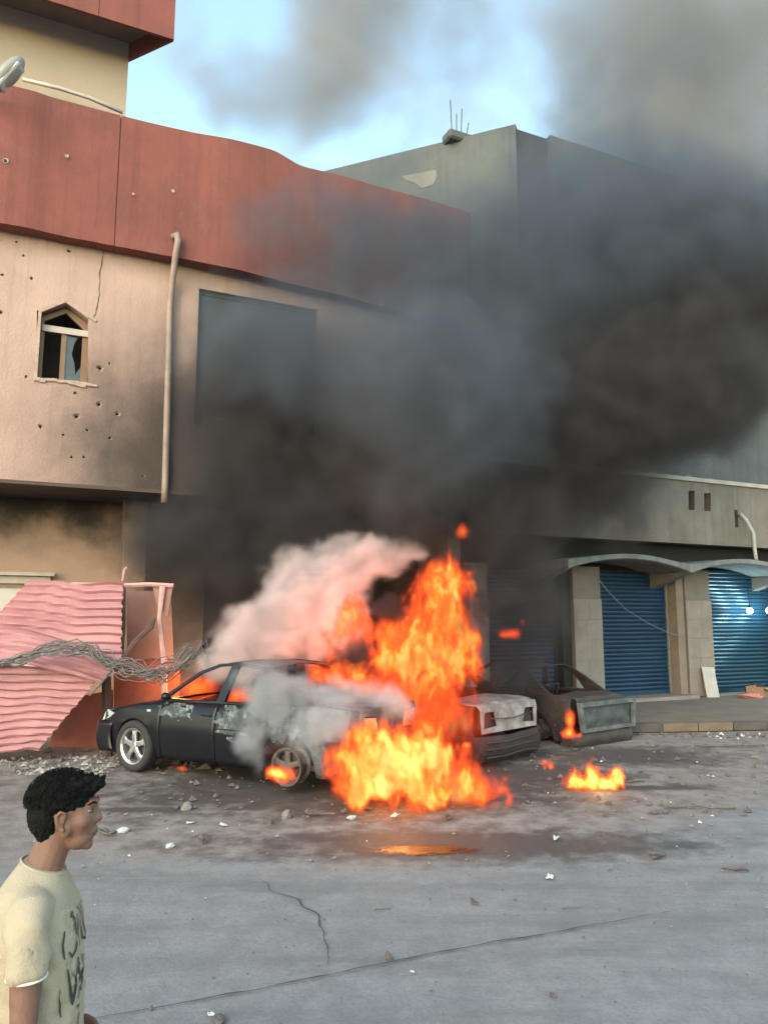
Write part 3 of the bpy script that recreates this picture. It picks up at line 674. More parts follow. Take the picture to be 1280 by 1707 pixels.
# dish at the roof edge
ld = thing('roof_floodlight', 'grey floodlight head tilted at the roof edge of the beige building', 'lamp', P(14, 124, 11.0))
bm = bmesh.new(); bmesh.ops.create_uvsphere(bm, u_segments=20, v_segments=12, radius=.5)
bmesh.ops.scale(bm, vec=(.74, .34, .26), verts=bm.verts); bmesh.ops.rotate(bm, matrix=Matrix.Rotation(R(-52), 3, 'Y'), verts=bm.verts)
bm_obj('lamp_shade', bm, mat('grey_plastic', (.3, .3, .28), .5, (.2, .2, .19), 4, .5), ld, True)
bm = bmesh.new(); add_box(bm, (-.26, -.05, -.035), (.26, .17, .035), .02, Matrix.Translation((.05, -.07, -.06)) @ Matrix.Rotation(R(-52), 4, 'Y')); bm_obj('lamp_rim', bm, mat('pale_trim', (.5, .5, .46), .5), ld)
tube('bracket', [(-0.1, .05, -.05), (-.5, .3, -.1), (-.8, .9, -.15)], .03, steel_m, ld)

# ------------------------------------------------------------------ cars
car_black = mat('black_car_paint', (0.004, 0.0045, 0.007), 0.33, (0.008, 0.008, 0.011), 3, 0.6, spec=0.3)
soot_m = mat('burnt_steel', (0.020, 0.016, 0.015), 0.75, (0.055, 0.038, 0.034), 4, 0.7, 0.4, 30)
ash_m = mat('ash_white_steel', (0.46, 0.40, 0.39), 0.85, (0.15, 0.12, 0.12), 4, 0.6, 0.5, 25, spots=(0.07, 0.05, 0.045), spot_scale=3.5, spot_lo=0.60)
ashblue_m = mat('blistered_grey_paint', (0.17, 0.205, 0.225), 0.7, (0.04, 0.05, 0.06), 5, 0.8, 0.5, 30, spots=(0.02, 0.02, 0.024), spot_scale=4, spot_lo=0.53)
greypan_m = mat('burnt_grey_tailgate', (0.09, 0.10, 0.10), 0.7, (0.035, 0.038, 0.038), 5, 0.7, 0.4, 25, spots=(0.04, .04, .04), spot_scale=3, spot_lo=.58)
rust_m = mat('burnt_red_brown_steel', (0.055, 0.030, 0.028), 0.8, (0.02, 0.014, 0.014), 5, 0.8, 0.6, 25, spots=(0.13, 0.09, 0.08), spot_scale=5, spot_lo=.62)
tyre_m = mat('tyre_rubber', (0.012, 0.012, 0.012), 0.8, (0.02, 0.02, 0.02))
alloy_m = mat('alloy_wheel', (0.55, 0.55, 0.57), 0.28, (0.42, 0.42, 0.44), 4, 0.5, metal=0.85)
rimb_m = mat('burnt_rim', (0.16, 0.13, 0.12), 0.7, (0.08, .06, .055), 8, .7, metal=.3)
lamp_glass = mat('headlamp_lens', (0.45, 0.52, 0.50), 0.12, (0.3, 0.36, 0.35), 3, .5)
amber = mat('taillamp_amber', (0.75, 0.42, 0.16), 0.3, (0.55, 0.22, 0.1), 9, .6)

def lathe(bm, prof, n=28, axis='y'):
    rings = []
    for r, y in prof:
        rings.append([bm.verts.new((r * math.cos(2 * PI * k / n), y, r * math.sin(2 * PI * k / n))) for k in range(n)])
    for a, b in zip(rings, rings[1:]):
        for k in range(n): bm.faces.new((a[k], a[(k + 1) % n], b[(k + 1) % n], b[k]))
def make_wheel(parent, x, y, side, R_, rim_m, with_tyre=True, alloy=True, z=None):
    """side +1: outer face towards +y"""
    wl = thing('wheel', None, None); wl.parent = parent; wl.location = (x, y, z if z is not None else R_)
    if side < 0: wl.rotation_euler = (0, 0, PI)
    if with_tyre:
        bm = bmesh.new(); ri = R_ * .67
        lathe(bm, [(ri, -.17), (R_ - .03, -.18), (R_ - .005, -.15), (R_, -.1), (R_, .0 - .02), (R_ - .005, .02), (R_ - .03, .045), (R_ - .07, .05), (ri + .01, .035), (ri, .02), (ri, -.17)], 36)
        bm_obj('tyre', bm, tyre_m, wl, True)
    ri = R_ * .68
    bm = bmesh.new(); lathe(bm, [(ri + .012, .036), (ri, .034), (ri - .02, .02), (ri - .035, -.03), (ri - .04, -.15), (ri, -.165)], 32)
    lathe(bm, [(.001, .018), (.035, .02), (.055, .01), (.06, -.05), (.001, -.05)], 16)
    if alloy:
        for k in range(5):
            a = 2 * PI * k / 5 + .3
            prof = [(.04, .042), (.10, .034), (.15, .034), (ri - .03, .052)]
            rows = []
            for r, hw in prof:
                d_ = .012 + .008 * math.sin(r / ri * PI)
                c_ = Vector((math.cos(a) * r, 0, math.sin(a) * r)); t_ = Vector((-math.sin(a), 0, math.cos(a)))
                rows.append([bm.verts.new(c_ + t_ * q * hw + Vector((0, dd, 0))) for q, dd in ((-1, d_ - .012), (-.6, d_), (.6, d_), (1, d_ - .012), (.8, d_ - .05), (-.8, d_ - .05))])
            for A_, B_ in zip(rows, rows[1:]):
                for q in range(6): bm.faces.new((A_[q], A_[(q + 1) % 6], B_[(q + 1) % 6], B_[q]))
    else:
        lathe(bm, [(ri - .04, -.02), (ri * .7, .0), (ri * .5, -.03), (.05, -.01)], 24)
    bm_obj('rim', bm, rim_m, wl, False)
    bm = bmesh.new(); lathe(bm, [(.001, -.06), (ri - .045, -.06), (ri - .045, -.10), (.001, -.10)], 20); bm_obj('brake_disc', bm, soot_m, wl)
    return wl

class Car:
    def __init__(s, name, label, loc, heading, L=4.3, Wd=1.68, body=None, glass=False, dz=0.0):
        s.root = thing(name, label, 'car', loc, heading); s.L, s.W = L, Wd; s.body = body; s.xf, s.xr = L * .30, -L * .285; s.R = .31; s.dz = dz
        h = L / 2
        s.top = [(-h, .60), (-h + .03, .86), (-h + .12, .955), (-h + .55, .985), (-.35 * h, .955), (.38 * h, .93), (.55 * h, .87), (.86 * h, .76), (.97 * h, .64), (h, .52)]
        s.seed = loc[0]
        s.crumple = 0.0
    def zt(s, x): return sinterp(x, s.top) + s.dz
    def hw(s, x):
        q = abs(2 * x / s.L); return s.W / 2 * (1 - .20 * q ** 7 - .03 * q ** 2)
    def zb(s, x):
        z = .20 + s.dz * .6
        for wx in (s.xf, s.xr):
            d = abs(x - wx); Ra = s.R + .055
            if d < Ra: z = max(z, s.R + s.dz * .8 + math.sqrt(Ra * Ra - d * d))
        return z
    def side_y(s, x, z):
        t = (z - .2) / .75; t = max(0, min(1, t))
        b = 1 - .10 * abs(t - .55) ** 1.7 * 2 - .05 * max(0, t - .8) / .2
        ridge = .008 * math.exp(-((z - .62 - s.dz) / .02) ** 2)
        return s.hw(x) * b + ridge
    def jit(s, p):
        if s.crumple:
            q = p * 2.3 + Vector((s.seed, 0, 0)); p = p + Vector((noise.noise(q), noise.noise(q + Vector((7, 0, 0))), noise.noise(q + Vector((0, 9, 0))))) * s.crumple
        return p
    def side_panel(s, name, x0, x1, sgn, m=None, zlo=None, zhi=None, gap=.005):
        nx = max(4, int((x1 - x0) / .035)); nz = 12; x0 += gap; x1 -= gap
        def fn(u, v):
            x = x0 + (x1 - x0) * u; lo = s.zb(x); hi = s.zt(x)
            if zlo is not None: lo = max(lo, zlo(x) if callable(zlo) else zlo)
            if zhi is not None: hi = min(hi, zhi)
            z = lo + (hi - lo) * v
            return s.jit(Vector((x, sgn * s.side_y(x, z), z)))
        return grid(name, nx, nz, fn, m or s.body, s.root, .006)
    def deck(s, name, x0, x1, m=None, lift=.02, gap=.006, inset=.05, thick=.012):
        def fn(u, v):
            x = x0 + gap + (x1 - x0 - 2 * gap) * u; q = 2 * v - 1
            y = q * (s.side_y(x, s.zt(x)) - inset)
            return s.jit(Vector((x, y, s.zt(x) + lift * (1 - q * q) + .004)))
        return grid(name, 22, 22, fn, m or s.body, s.root, thick)
    def bumper(s, front, z0, z1, depth, m=None, bulge=.05, name=None):
        sg = 1 if front else -1; h = s.L / 2
        def fn(u, v):
            a = (u - .5) * 2; z = z0 + (z1 - z0) * v + s.dz
            hwm = s.hw(h - depth) + .005; yy = math.copysign(min(1, abs(a) * 1.25) ** 1.0, a)
            if abs(a) < .7: y = a / .7 * (hwm - .18); x = h - .02 * (a / .7) ** 2
            else:
                t = (abs(a) - .7) / .3
                if t < .5: th_ = t / .5 * PI / 2; y = math.copysign(hwm - .18 + .18 * math.sin(th_), a); x = h - .02 - .18 * (1 - math.cos(th_))
                else: y = math.copysign(hwm, a); x = h - .20 - (depth - .20) * (t - .5) / .5
            x += bulge * math.sin(PI * v) - .03 * (1 - v)
            return s.jit(Vector((sg * x, y, z)))
        return grid(name or ('front_bumper' if front else 'rear_bumper'), 45, 9, fn, m or s.body, s.root, .012)
    def bar(s, name, pts, wd, m=None, squash=.5, parent=None):
        bm = bmesh.new(); add_tube(bm, [s.jit(Vector(p) + Vector((0, 0, s.dz))) for p in pts], wd, 8, squash); return bm_obj(name, bm, m or s.body, parent or s.root, True)
    def glasshouse(s, sg, outline, holes, m, ztop=1.42):
        loops = [outline] + holes; flat = [p for l in loops for p in l]
        def sub(l):
            r = []
            for i, a in enumerate(l):
                b = l[(i + 1) % len(l)]; r += [a, ((a[0] + b[0]) / 2, (a[1] + b[1]) / 2)]
            return r
        loops = [sub(l) for l in loops]; flat = [p for l in loops for p in l]
        tris = tessellate_polygon([[Vector((p[0], p[1], 0)) for p in l] for l in loops]); bm = bmesh.new()
        def mp(p, o_):
            t = (p[1] - .93) / (ztop - .93); y = .765 - .175 * max(0, t) ** 1.15 - o_
            y -= .05 * max(0, abs(p[0] + .2) - .9)
            return s.jit(Vector((p[0], sg * y, p[1] + s.dz)))
        A = [bm.verts.new(mp(p, 0)) for p in flat]; B = [bm.verts.new(mp(p, .045)) for p in flat]
        for t in tris: bm.faces.new([A[i] for i in t]); bm.faces.new([B[i] for i in reversed(t)])
        k = 0
        for l in loops:
            for i in range(len(l)):
                j = (i + 1) % len(l); bm.faces.new((A[k + i], A[k + j], B[k + j], B[k + i]))
            k += len(l)
        return bm_obj('window_surround', bm, m, s.root)
    def roof(s, x0, x1, hw0, z, m=None):
        def fn(u, v):
            x = x0 + (x1 - x0) * u; q = 2 * v - 1
            return s.jit(Vector((x, q * hw0, z + s.dz + .045 * (1 - q * q) - .03 * (2 * u - 1) ** 2)))
        return grid('roof', 16, 16, fn, m or s.body, s.root, .015)
    def underbody(s, m):
        h = s.L / 2
        box('floor_pan', (-h + .15, -.62, .24 + s.dz * .6), (h - .25, .62, .30 + s.dz * .6), m, s.root)
        box('firewall', (.36 * h, -.7, .3 + s.dz), (.36 * h + .04, .7, .88 + s.dz), m, s.root)
        box('rear_bulkhead', (-.55 * h, -.68, .3 + s.dz), (-.55 * h + .04, .68, .9 + s.dz), m, s.root)
        box('engine_block', (.55 * h, -.3, .3 + s.dz), (.8 * h, .35, .7 + s.dz), m, s.root, .04)
        for y in (-.36, .36):
            st = thing('seat', None, None); st.parent = s.root
            bm = bmesh.new(); 
            for k in range(5): add_tube(bm, [(-.05, y - .2 + .1 * k, .48 + s.dz), (-.40, y - .2 + .1 * k, .46 + s.dz), (-.55, y - .2 + .1 * k, 1.05 + s.dz)], .014, 5)
            add_tube(bm, [(-.40, y - .22, .46 + s.dz), (-.56, y - .2, 1.06 + s.dz), (-.56, y + .2, 1.06 + s.dz), (-.40, y + .22, .46 + s.dz)], .02, 5)
            bm_obj('seat_spring_frame', bm, m, st)

# --- black saloon, burning at its rear
hd = math.atan2(.5, -.87)
fwd = Vector((math.cos(hd), math.sin(hd), 0)); lf = Vector((-fwd.y, fwd.x, 0))
fw_c = Vector((-3.28, 10.25, 0))        # near front wheel contact
c = fw_c - fwd * (4.3 * .30) - lf * .78
K = Car('parked_car', 'black saloon car with alloy wheel, its rear end burning and bursting flames', c, hd, 4.3, 1.68, car_black)
K.underbody(soot_m)
for sg in (1, -1):
    K.side_panel('front_fender', .82, 1.95, sg)
    fd = K.side_panel('front_door', -.12, .82, sg, zlo=.22)
    rd = K.side_panel('rear_door', -1.0, -.12, sg, zlo=.22)
    K.side_panel('quarter_panel', -2.0, -1.0, sg, ashblue_m)
K.deck('bonnet', .84, 1.98)
K.deck('boot_lid', -2.1, -1.3, ashblue_m, .03)
K.bumper(True, .22, .60, .42); K.bumper(False, .24, .62, .42, soot_m)
def rear_face(K, m, z0, z1, holes=True, nm='rear_panel', lamp=None):
    h = K.L / 2; w_ = K.hw(h - .06) - .015
    hl = [[(-w_ + .05, z0 + .06), (-w_ + .36, z0 + .08), (-w_ + .30, z1 - .10), (-w_ + .07, z1 - .08)], [(w_ - .36, z0 + .08), (w_ - .05, z0 + .06), (w_ - .07, z1 - .08), (w_ - .30, z1 - .10)]] if holes else []
    o = plate(nm, [(-w_ + .02, z0), (w_ - .02, z0), (w_, z1 - .08), (w_ - .04, z1), (-w_ + .04, z1), (-w_, z1 - .08)], hl, -h + .02, -h + .045, m, K.root, 'x')
    for l in hl:
        cy = sum(p[0] for p in l) / 4; cz = sum(p[1] for p in l) / 4
        if lamp:
            plate('taillight', [((p[0] - cy) * .93 + cy, (p[1] - cz) * .9 + cz) for p in l], [], -h + .0, -h + .05, lamp, K.root, 'x')
        else:
            plate('lamp_well', [((p[0] - cy) * 1.1 + cy, (p[1] - cz) * 1.1 + cz) for p in l], [], -h + .10, -h + .12, soot_m, K.root, 'x')
    return o
rear_face(K, ashblue_m, .60, .965, True, lamp=amber)
# near-side glasshouse: slim screen pillar, heavy centre pillar, thin glass line
for sg in (1, -1):
    K.glasshouse(sg, [(.95, .925), (.62, 1.13), (.34, 1.31), (.04, 1.415), (-.30, 1.44), (-.72, 1.41), (-1.08, 1.27), (-1.60, .97)],
                 [[(.78, .965), (.56, 1.12), (.30, 1.285), (.04, 1.375), (-.17, 1.395), (-.07, .965)], [(-.20, .97), (-.29, 1.395), (-.66, 1.365), (-.92, 1.25), (-1.08, 1.0)]], K.body)
K.roof(-.80, .10, .59, 1.405, soot_m)
K.bar('rear_screen_rail', [(-1.52, -.68, .985), (-1.50, 0, 1.01), (-1.52, .68, .985)], .025, soot_m)
K.bar('door_mirror', [(.68, .80, .98), (.64, .90, 1.0), (.60, .97, 1.02)], [.03, .06, .05], squash=.9)
for sg in (1, -1):
    K.bar('door_handle', [(.10, sg * .835, .80), (.0, sg * .85, .80), (-.06, sg * .835, .80)], .014)
make_wheel(K.root, K.xf, .80, 1, .33, alloy_m); make_wheel(K.root, K.xf, -.80, -1, .33, alloy_m)
make_wheel(K.root, K.xr, .80, 1, .30, rimb_m, False); make_wheel(K.root, K.xr, -.80, -1, .30, rimb_m, False)
# front lamp at the corner and the repeater on the fender
bm = bmesh.new()
for (x, z, dy) in ():
    pass
pts = [(2.02, .70, .60), (1.80, .775, .66), (1.70, .79, .72), (1.86, .755, .76), (2.02, .66, .70)]
mesh_obj('headlight', [(p[0] + .012, p[1] + .012, p[2]) for p in pts] + [(p[0] - .05, p[1] - .05, p[2]) for p in pts], [(0, 1, 2, 3, 4)] + [(i, (i + 1) % 5, 5 + (i + 1) % 5, 5 + i) for i in range(5)], lamp_glass, K.root)
rp = K.side_y(1.02, .80); box('side_repeater', (.99, rp - .01, .785), (1.06, rp + .012, .815), lamp_glass, K.root, .004)
# ash burnt onto the doors: blistered plates of scorched paint, proud of the skin
def ash_patch(K, x0, x1, z0, z1, seed, m, off=.005):
    nx, nz_ = 40, 26; vs = {}; bm = bmesh.new()
    def pt(i, j):
        x = x0 + (x1 - x0) * i / nx; z = z0 + (z1 - z0) * j / nz_
        return K.jit(Vector((x, K.side_y(x, z) + off, z)))
    for i in range(nx):
        for j in range(nz_):
            u = (i + .5) / nx * 2 - 1; v = (j + .5) / nz_ * 2 - 1
            if u * u + v * v + 1.1 * noise.noise(Vector((i * .16, j * .2, seed))) + .5 * noise.noise(Vector((i * .5, j * .5, seed))) < .62 and (z0 + (z1 - z0) * (j + 1) / nz_) < K.zt(x0 + (x1 - x0) * i / nx) - .005:
                q = []
                for a, b in ((i, j), (i + 1, j), (i + 1, j + 1), (i, j + 1)):
                    if (a, b) not in vs: vs[(a, b)] = bm.verts.new(pt(a, b))
                    q.append(vs[(a, b)])
                bm.faces.new(q)
    bm_obj('ash_patch', bm, m, K.root, True)
ashy = mat('pale_ash', (0.27, 0.31, 0.32), 0.95, (0.05, 0.06, 0.065), 9, 0.9, 0.5, 60)
ash_patch(K, .22, .88, .70, .96, 2.0, ashy); ash_patch(K, -.75, -.10, .52, .99, 6.0, ashy); ash_patch(K, -1.5, -.85, .5, 1.0, 8.3, ashy)

# --- white burnt saloon
hd2 = math.atan2(.71, -.71); f2 = Vector((math.cos(hd2), math.sin(hd2), 0)); l2 = Vector((-f2.y, f2.x, 0))
corner = Vector((1.22, 10.25, 0))
c2 = corner + f2 * 2.1 - l2 * .80
Wc = Car('burnt_car', 'gutted saloon car with ash-white boot lid and empty lamp sockets', c2, hd2, 4.2, 1.66, rust_m, dz=-.15)
Wc.crumple = .035; Wc.underbody(soot_m)
for sg in (1, -1):
    Wc.side_panel('front_fender', .82, 1.95, sg); Wc.side_panel('front_door', -.12, .82, sg, zlo=.22); Wc.side_panel('rear_door', -1.0, -.12, sg, zlo=.22); Wc.side_panel('quarter_panel', -1.98, -1.0, sg, rust_m)
    Wc.glasshouse(sg, [(.95, .925), (.60, 1.13), (.30, 1.31), (.02, 1.40), (-.30, 1.41), (-.74, 1.38), (-1.08, 1.24), (-1.56, .97)],
                 [[(.78, .965), (.56, 1.12), (.28, 1.27), (.04, 1.34), (-.17, 1.355), (-.07, .965)], [(-.20, .97), (-.29, 1.355), (-.66, 1.33), (-.92, 1.22), (-1.08, 1.0)]], rust_m, 1.39)
Wc.roof(-.82, .12, .585, 1.365, rust_m)
Wc.deck('bonnet', .84, 1.95); Wc.deck('boot_lid', -2.08, -1.35, ash_m, .03)
rear_face(Wc, ash_m, .45, .82)
Wc.bumper(True, .22, .60, .4, rust_m); Wc.bumper(False, .22, .56, .36, rust_m, .07)
h_ = Wc.L / 2
for z in (.30, .40, .49):
    Wc.bar('bumper_ridge', [(-h_ - .05, -.62, z), (-h_ - .07, -.2, z + .01), (-h_ - .07, .25, z - .01), (-h_ - .05, .62, z)], .018, soot_m)
plate('plate_recess', [(-.30, .62), (.30, .62), (.27, .74), (-.27, .74)], [], -h_ - .005, -h_ + .015, ash_m, Wc.root, 'x')
Wc.bar('boot_crease', [(-h_ - .0, -.5, .80), (-h_ - .005, 0, .775), (-h_ - .0, .5, .79)], .012, soot_m)
for x, y in ((Wc.xf, .76), (Wc.xf, -.76), (Wc.xr, .76), (Wc.xr, -.76)):
    make_wheel(Wc.root, x, y, 1 if y > 0 else -1, .27, rimb_m, False, False, .26)

# --- dark burnt car with torn grey tailgate
hd3 = math.atan2(.79, -.62); f3 = Vector((math.cos(hd3), math.sin(hd3), 0)); l3 = Vector((-f3.y, f3.x, 0))
corner3 = Vector((2.95, 12.0, 0)); c3 = corner3 + f3 * 1.95 - l3 * .80
T = Car('burnt_car', 'blackened car shell with a dented grey boot panel beside the kerb', c3, hd3, 3.9, 1.64, soot_m, dz=-.24)
T.crumple = .04; T.underbody(soot_m)
for sg in (1, -1):
    T.side_panel('front_fender', .78, 1.8, sg); T.side_panel('front_door', -.12, .78, sg, zlo=.22); T.side_panel('rear_door', -.95, -.12, sg, rust_m, zlo=.22); T.side_panel('quarter_panel', -1.82, -.95, sg, rust_m)
    T.glasshouse(sg, [(.92, .925), (.60, 1.14), (.30, 1.33), (.02, 1.44), (-.30, 1.455), (-.70, 1.43), (-1.02, 1.28), (-1.52, .97)],
                 [[(.76, .965), (.56, 1.12), (.28, 1.29), (.04, 1.38), (-.17, 1.39), (-.07, .965)], [(-.20, .97), (-.29, 1.39), (-.62, 1.37), (-.86, 1.24), (-1.02, 1.0)]], soot_m, 1.43)
T.roof(-.78, .12, .585, 1.405, soot_m)
T.deck('bonnet', .8, 1.8); T.deck('boot_lid', -1.93, -1.4, soot_m, .02)
hh = T.L / 2
gp = rear_face(T, soot_m, .34, .70, False, 'rear_panel')
tg = thing('tailgate', None, None); tg.parent = T.root
plate('tailgate_rim', [(-.72, .22), (.66, .22), (.74, .68), (-.78, .68)], [[(-.66, .28), (.59, .28), (.65, .61), (-.70, .61)]], -hh - .07, -hh - .01, mat('scorched_rim_grey', (.16, .17, .17), .7, (.06, .065, .065), 6, .7), tg, 'x')
grid('tailgate_skin', 14, 10, lambda u, v: Vector((-hh - .02 - .05 * math.exp(-((u - .5) ** 2 + (v - .4) ** 2) * 14) + .02 * noise.noise(Vector((u * 4, v * 4, 2))), -.68 + 1.32 * u, .26 + .37 * v)), greypan_m, tg, .008)
T.bumper(True, .22, .58, .4, soot_m); T.bumper(False, .20, .46, .36, soot_m, .06)
for x, y in ((T.xf, .74), (T.xf, -.74), (T.xr, .74), (T.xr, -.74)):
    make_wheel(T.root, x, y, 1 if y > 0 else -1, .27, rimb_m, False, False, .20)
# ------------------------------------------------------------------ the young man walking past in the foreground
skin_m = mat('tanned_skin', (0.19, 0.092, 0.062), 0.62, (0.14, 0.066, 0.045), 22, 0.6, 0.2, 260)
shirt_m = mat('pale_yellow_cotton', (0.38, 0.315, 0.225), 0.9, (0.32, 0.265, 0.19), 6, 0.5, 0.25, 160)
hem_m = mat('white_hem', (0.75, 0.71, 0.64), 0.9)
hair_m = mat('black_curly_hair', (0.0025, 0.0023, 0.0026), 0.85, (0.005, 0.0045, 0.0045), 30, 0.6, 0.5, 90, spec=0.15)
print_m = mat('black_fabric_ink', (0.035, 0.035, 0.04), 0.8)
jean_m = mat('dark_denim', (0.03, 0.035, 0.05), 0.9, (0.02, 0.024, 0.035), 20, .5, .3, 200)
shoe_m = mat('grey_shoe', (0.12, 0.12, 0.12), 0.7)
BOY = thing('person', 'young man with curly black hair in a pale yellow printed T-shirt walking past', 'person', (-1.035, 2.42, 0), R(10))
BOY.scale = (.97, .95, .982)
def ell(bm, c, r, rot=None, n=16):
    t = bmesh.ops.create_uvsphere(bm, u_segments=n, v_segments=n // 2 + 2, radius=1)
    mtx = Matrix.Translation(c) @ (rot.to_4x4() if rot else Matrix()) @ Matrix.Diagonal((*r, 1))
    bmesh.ops.transform(bm, matrix=mtx, verts=t['verts'])
def limb(bm, pts, rad, sq=1.0, n=14):
    """tapered limb closed by round ends"""
    add_tube(bm, pts, rad, n, sq)
    ell(bm, Vector(pts[0]), (rad[0],) * 3); ell(bm, Vector(pts[-1]), (rad[-1],) * 3)
def loft(bm, rings, n=28, closed=True):
    """rings: (cx, cy, z, rx_front, rx_back, ry, tilt) horizontal sections"""
    rs = []
    for (cx, cy, z, rf, rb, ry, tl) in rings:
        row = []
        for k in range(n):
            a = 2 * PI * k / n; ca, sa = math.cos(a), math.sin(a)
            e = 0.9
            x = math.copysign(abs(ca) ** e, ca) * (rf if ca > 0 else rb); y = math.copysign(abs(sa) ** e, sa) * ry
            row.append(bm.verts.new((cx + x, cy + y, z + x * tl)))
        rs.append(row)
    for a, b in zip(rs, rs[1:]):
        for k in range(n): bm.faces.new((a[k], a[(k + 1) % n], b[(k + 1) % n], b[k]))
    if closed: bm.faces.new(rs[0][::-1]); bm.faces.new(rs[-1])
def fuse(name, bm, m, parent, vox, smooth_it=4, disp=None, fac=.5):
    bmesh.ops.recalc_face_normals(bm, faces=bm.faces)
    me = bpy.data.meshes.new(name); bm.to_mesh(me); bm.free()
    o = bpy.data.objects.new(name, me); C.objects.link(o)
    r = o.modifiers.new('r', 'REMESH'); r.mode = 'VOXEL'; r.voxel_size = vox; r.use_smooth_shade = True
    if smooth_it: q = o.modifiers.new('s', 'SMOOTH'); q.iterations = smooth_it; q.factor = fac
    dg = bpy.context.evaluated_depsgraph_get(); dg.update()
    me2 = bpy.data.meshes.new_from_object(o.evaluated_get(dg)); me2.name = name
    bpy.data.objects.remove(o)
    if disp:
        for v in me2.vertices: v.co = disp(v.co.copy(), v.normal.copy())
    me2.materials.clear(); me2.materials.append(m); me2.shade_smooth()
    o2 = bpy.data.objects.new(name, me2); C.objects.link(o2); o2.parent = parent
    return o2
# body (skin): head, neck, arms and hands in one surface.  x forward, y left, z up
HX, HZ = 0.060, 1.428
bm = bmesh.new()
ell(bm, (HX - .018, 0, HZ + .022), (.092, .073, .088))             # skull
ell(bm, (HX + .028, 0, HZ - .015), (.062, .060, .075))            # face mass
ell(bm, (HX + .034, 0, HZ - .068), (.048, .046, .044))            # jaw
ell(bm, (HX + .062, 0, HZ - .096), (.020, .022, .018))            # chin
ell(bm, (HX + .076, 0, HZ + .030), (.016, .042, .016))            # brow
ell(bm, (HX + .092, 0, HZ - .018), (.016, .0135, .013))           # nose tip
add_tube(bm, [(HX + .078, 0, HZ + .022), (HX + .088, 0, HZ + .002), (HX + .098, 0, HZ - .017)], [.010, .011, .010], 8)
for sg in (1, -1):
    ell(bm, (HX + .083, sg * .013, HZ - .023), (.010, .009, .007))  # nostril wings
    ell(bm, (HX + .050, sg * .038, HZ - .018), (.028, .024, .024))  # cheekbones
    ell(bm, (HX + .005, sg * .062, HZ - .035), (.02, .008, .03))
ell(bm, (HX + .080, 0, HZ - .052), (.016, .022, .0075))           # upper lip
ell(bm, (HX + .077, 0, HZ - .066), (.015, .020, .0075))           # lower lip
ell(bm, (HX + .064, 0, HZ - .080), (.012, .020, .012))
limb(bm, [(-.012, 0, 1.24), (.008, 0, 1.30), (.028, 0, 1.36), (.035, 0, 1.39)], [.064, .055, .052, .052])
# shoulders under the shirt
limb(bm, [(-.02, -.14, 1.175), (-.02, .14, 1.175)], [.04, .04])
limb(bm, [(-.02, 0, 1.15), (-.01, 0, .8)], [.08, .09])
def arm(sg, sh, el, wr, hand):
    sh, el, wr = Vector(sh), Vector(el), Vector(wr)
    m1 = sh.lerp(el, .45); m2 = el.lerp(wr, .3)
    limb(bm, [sh, m1, el], [.048, .046, .036]); limb(bm, [el, m2, wr], [.036, .037, .024])
    d = (wr - el).normalized(); side = Vector((0, sg, 0)); up = d.cross(side).normalized(); side = up.cross(d).normalized()
    pc_ = wr + d * .048
    rot = Matrix((d, up, side)).transposed()
    ell(bm, pc_, (.048, .040, .016), rot)
    for k in range(4):
        b = wr + d * .078 + up * (.027 - .018 * k) ; ln = (.070, .078, .072, .056)[k]
        curl = -side * .3 * (1 if hand else 1)
        p1 = b + d * ln * .45 + curl * .012; p2 = b + d * ln * .78 + curl * .055; p3 = b + d * ln * .92 + curl * .11
        add_tube(bm, [b - d * .02, b, p1, p2, p3], [.0095, .0095, .0088, .0082, .0066], 8)
    t0 = wr + d * .02 + up * .025
    add_tube(bm, [t0, t0 + d * .030 + up * .020 - side * .01, t0 + d * .058 + up * .026 - side * .022], [.013, .0105, .008], 8)
arm(-1, (.005, -.165, 1.165), (.018, -.215, .90), (.095, -.20, .68), True)
arm(1, (-.02, .17, 1.165), (-.03, .20, .89), (.082, .165, .755), False)
for sg, fx in ((1, .16), (-1, -.12)):
    limb(bm, [(0, sg * .08, .74), (fx * .6, sg * .085, .44), (fx - .05, sg * .085, .08)], [.082, .058, .04])
body = fuse('body', bm, skin_m, BOY, .0062, 3)
# ears, eyes
for sg in (-1, 1):
    bm = bmesh.new()
    pts = [(HX - .004, sg * .074, HZ - .034), (HX - .014, sg * .083, HZ - .012), (HX - .016, sg * .086, HZ + .010), (HX - .004, sg * .085, HZ + .022), (HX + .009, sg * .079, HZ + .014), (HX + .010, sg * .075, HZ + .002)]
    add_tube(bm, pts, [.0075, .006, .0055, .0055, .005, .004], 8)
    ell(bm, (HX - .004, sg * .074, HZ - .004), (.013, .006, .022)); ell(bm, (HX + .001, sg * .077, HZ - .034), (.008, .006, .009))
    fuse('ear', bm, skin_m, BOY, .0035, 2)
    bm = bmesh.new(); ell(bm, (HX + .070, sg * .030, HZ + .010), (.0085, .0105, .0075)); e_ = bm_obj('eye', bm, mat('eye_white', (.16, .13, .12), .4), BOY, True)
    bm = bmesh.new(); ell(bm, (HX + .079, sg * .030, HZ + .010), (.0045, .0055, .0055)); bm_obj('iris', bm, mat('dark_iris', (.02, .012, .01), .2), e_, True)
    tube('eyebrow', [(HX + .088, sg * .016, HZ + .030), (HX + .083, sg * .032, HZ + .036), (HX + .068, sg * .048, HZ + .031)], [.0035, .004, .0025], hair_m, BOY, 6)
tube('mouth_line', [(HX + .074, -.026, HZ - .061), (HX + .088, -.014, HZ - .059), (HX + .0925, 0, HZ - .058), (HX + .088, .014, HZ - .059), (HX + .074, .026, HZ - .061)], .0022, mat('lip_shadow', (.10, .04, .03), .7), BOY, 5)
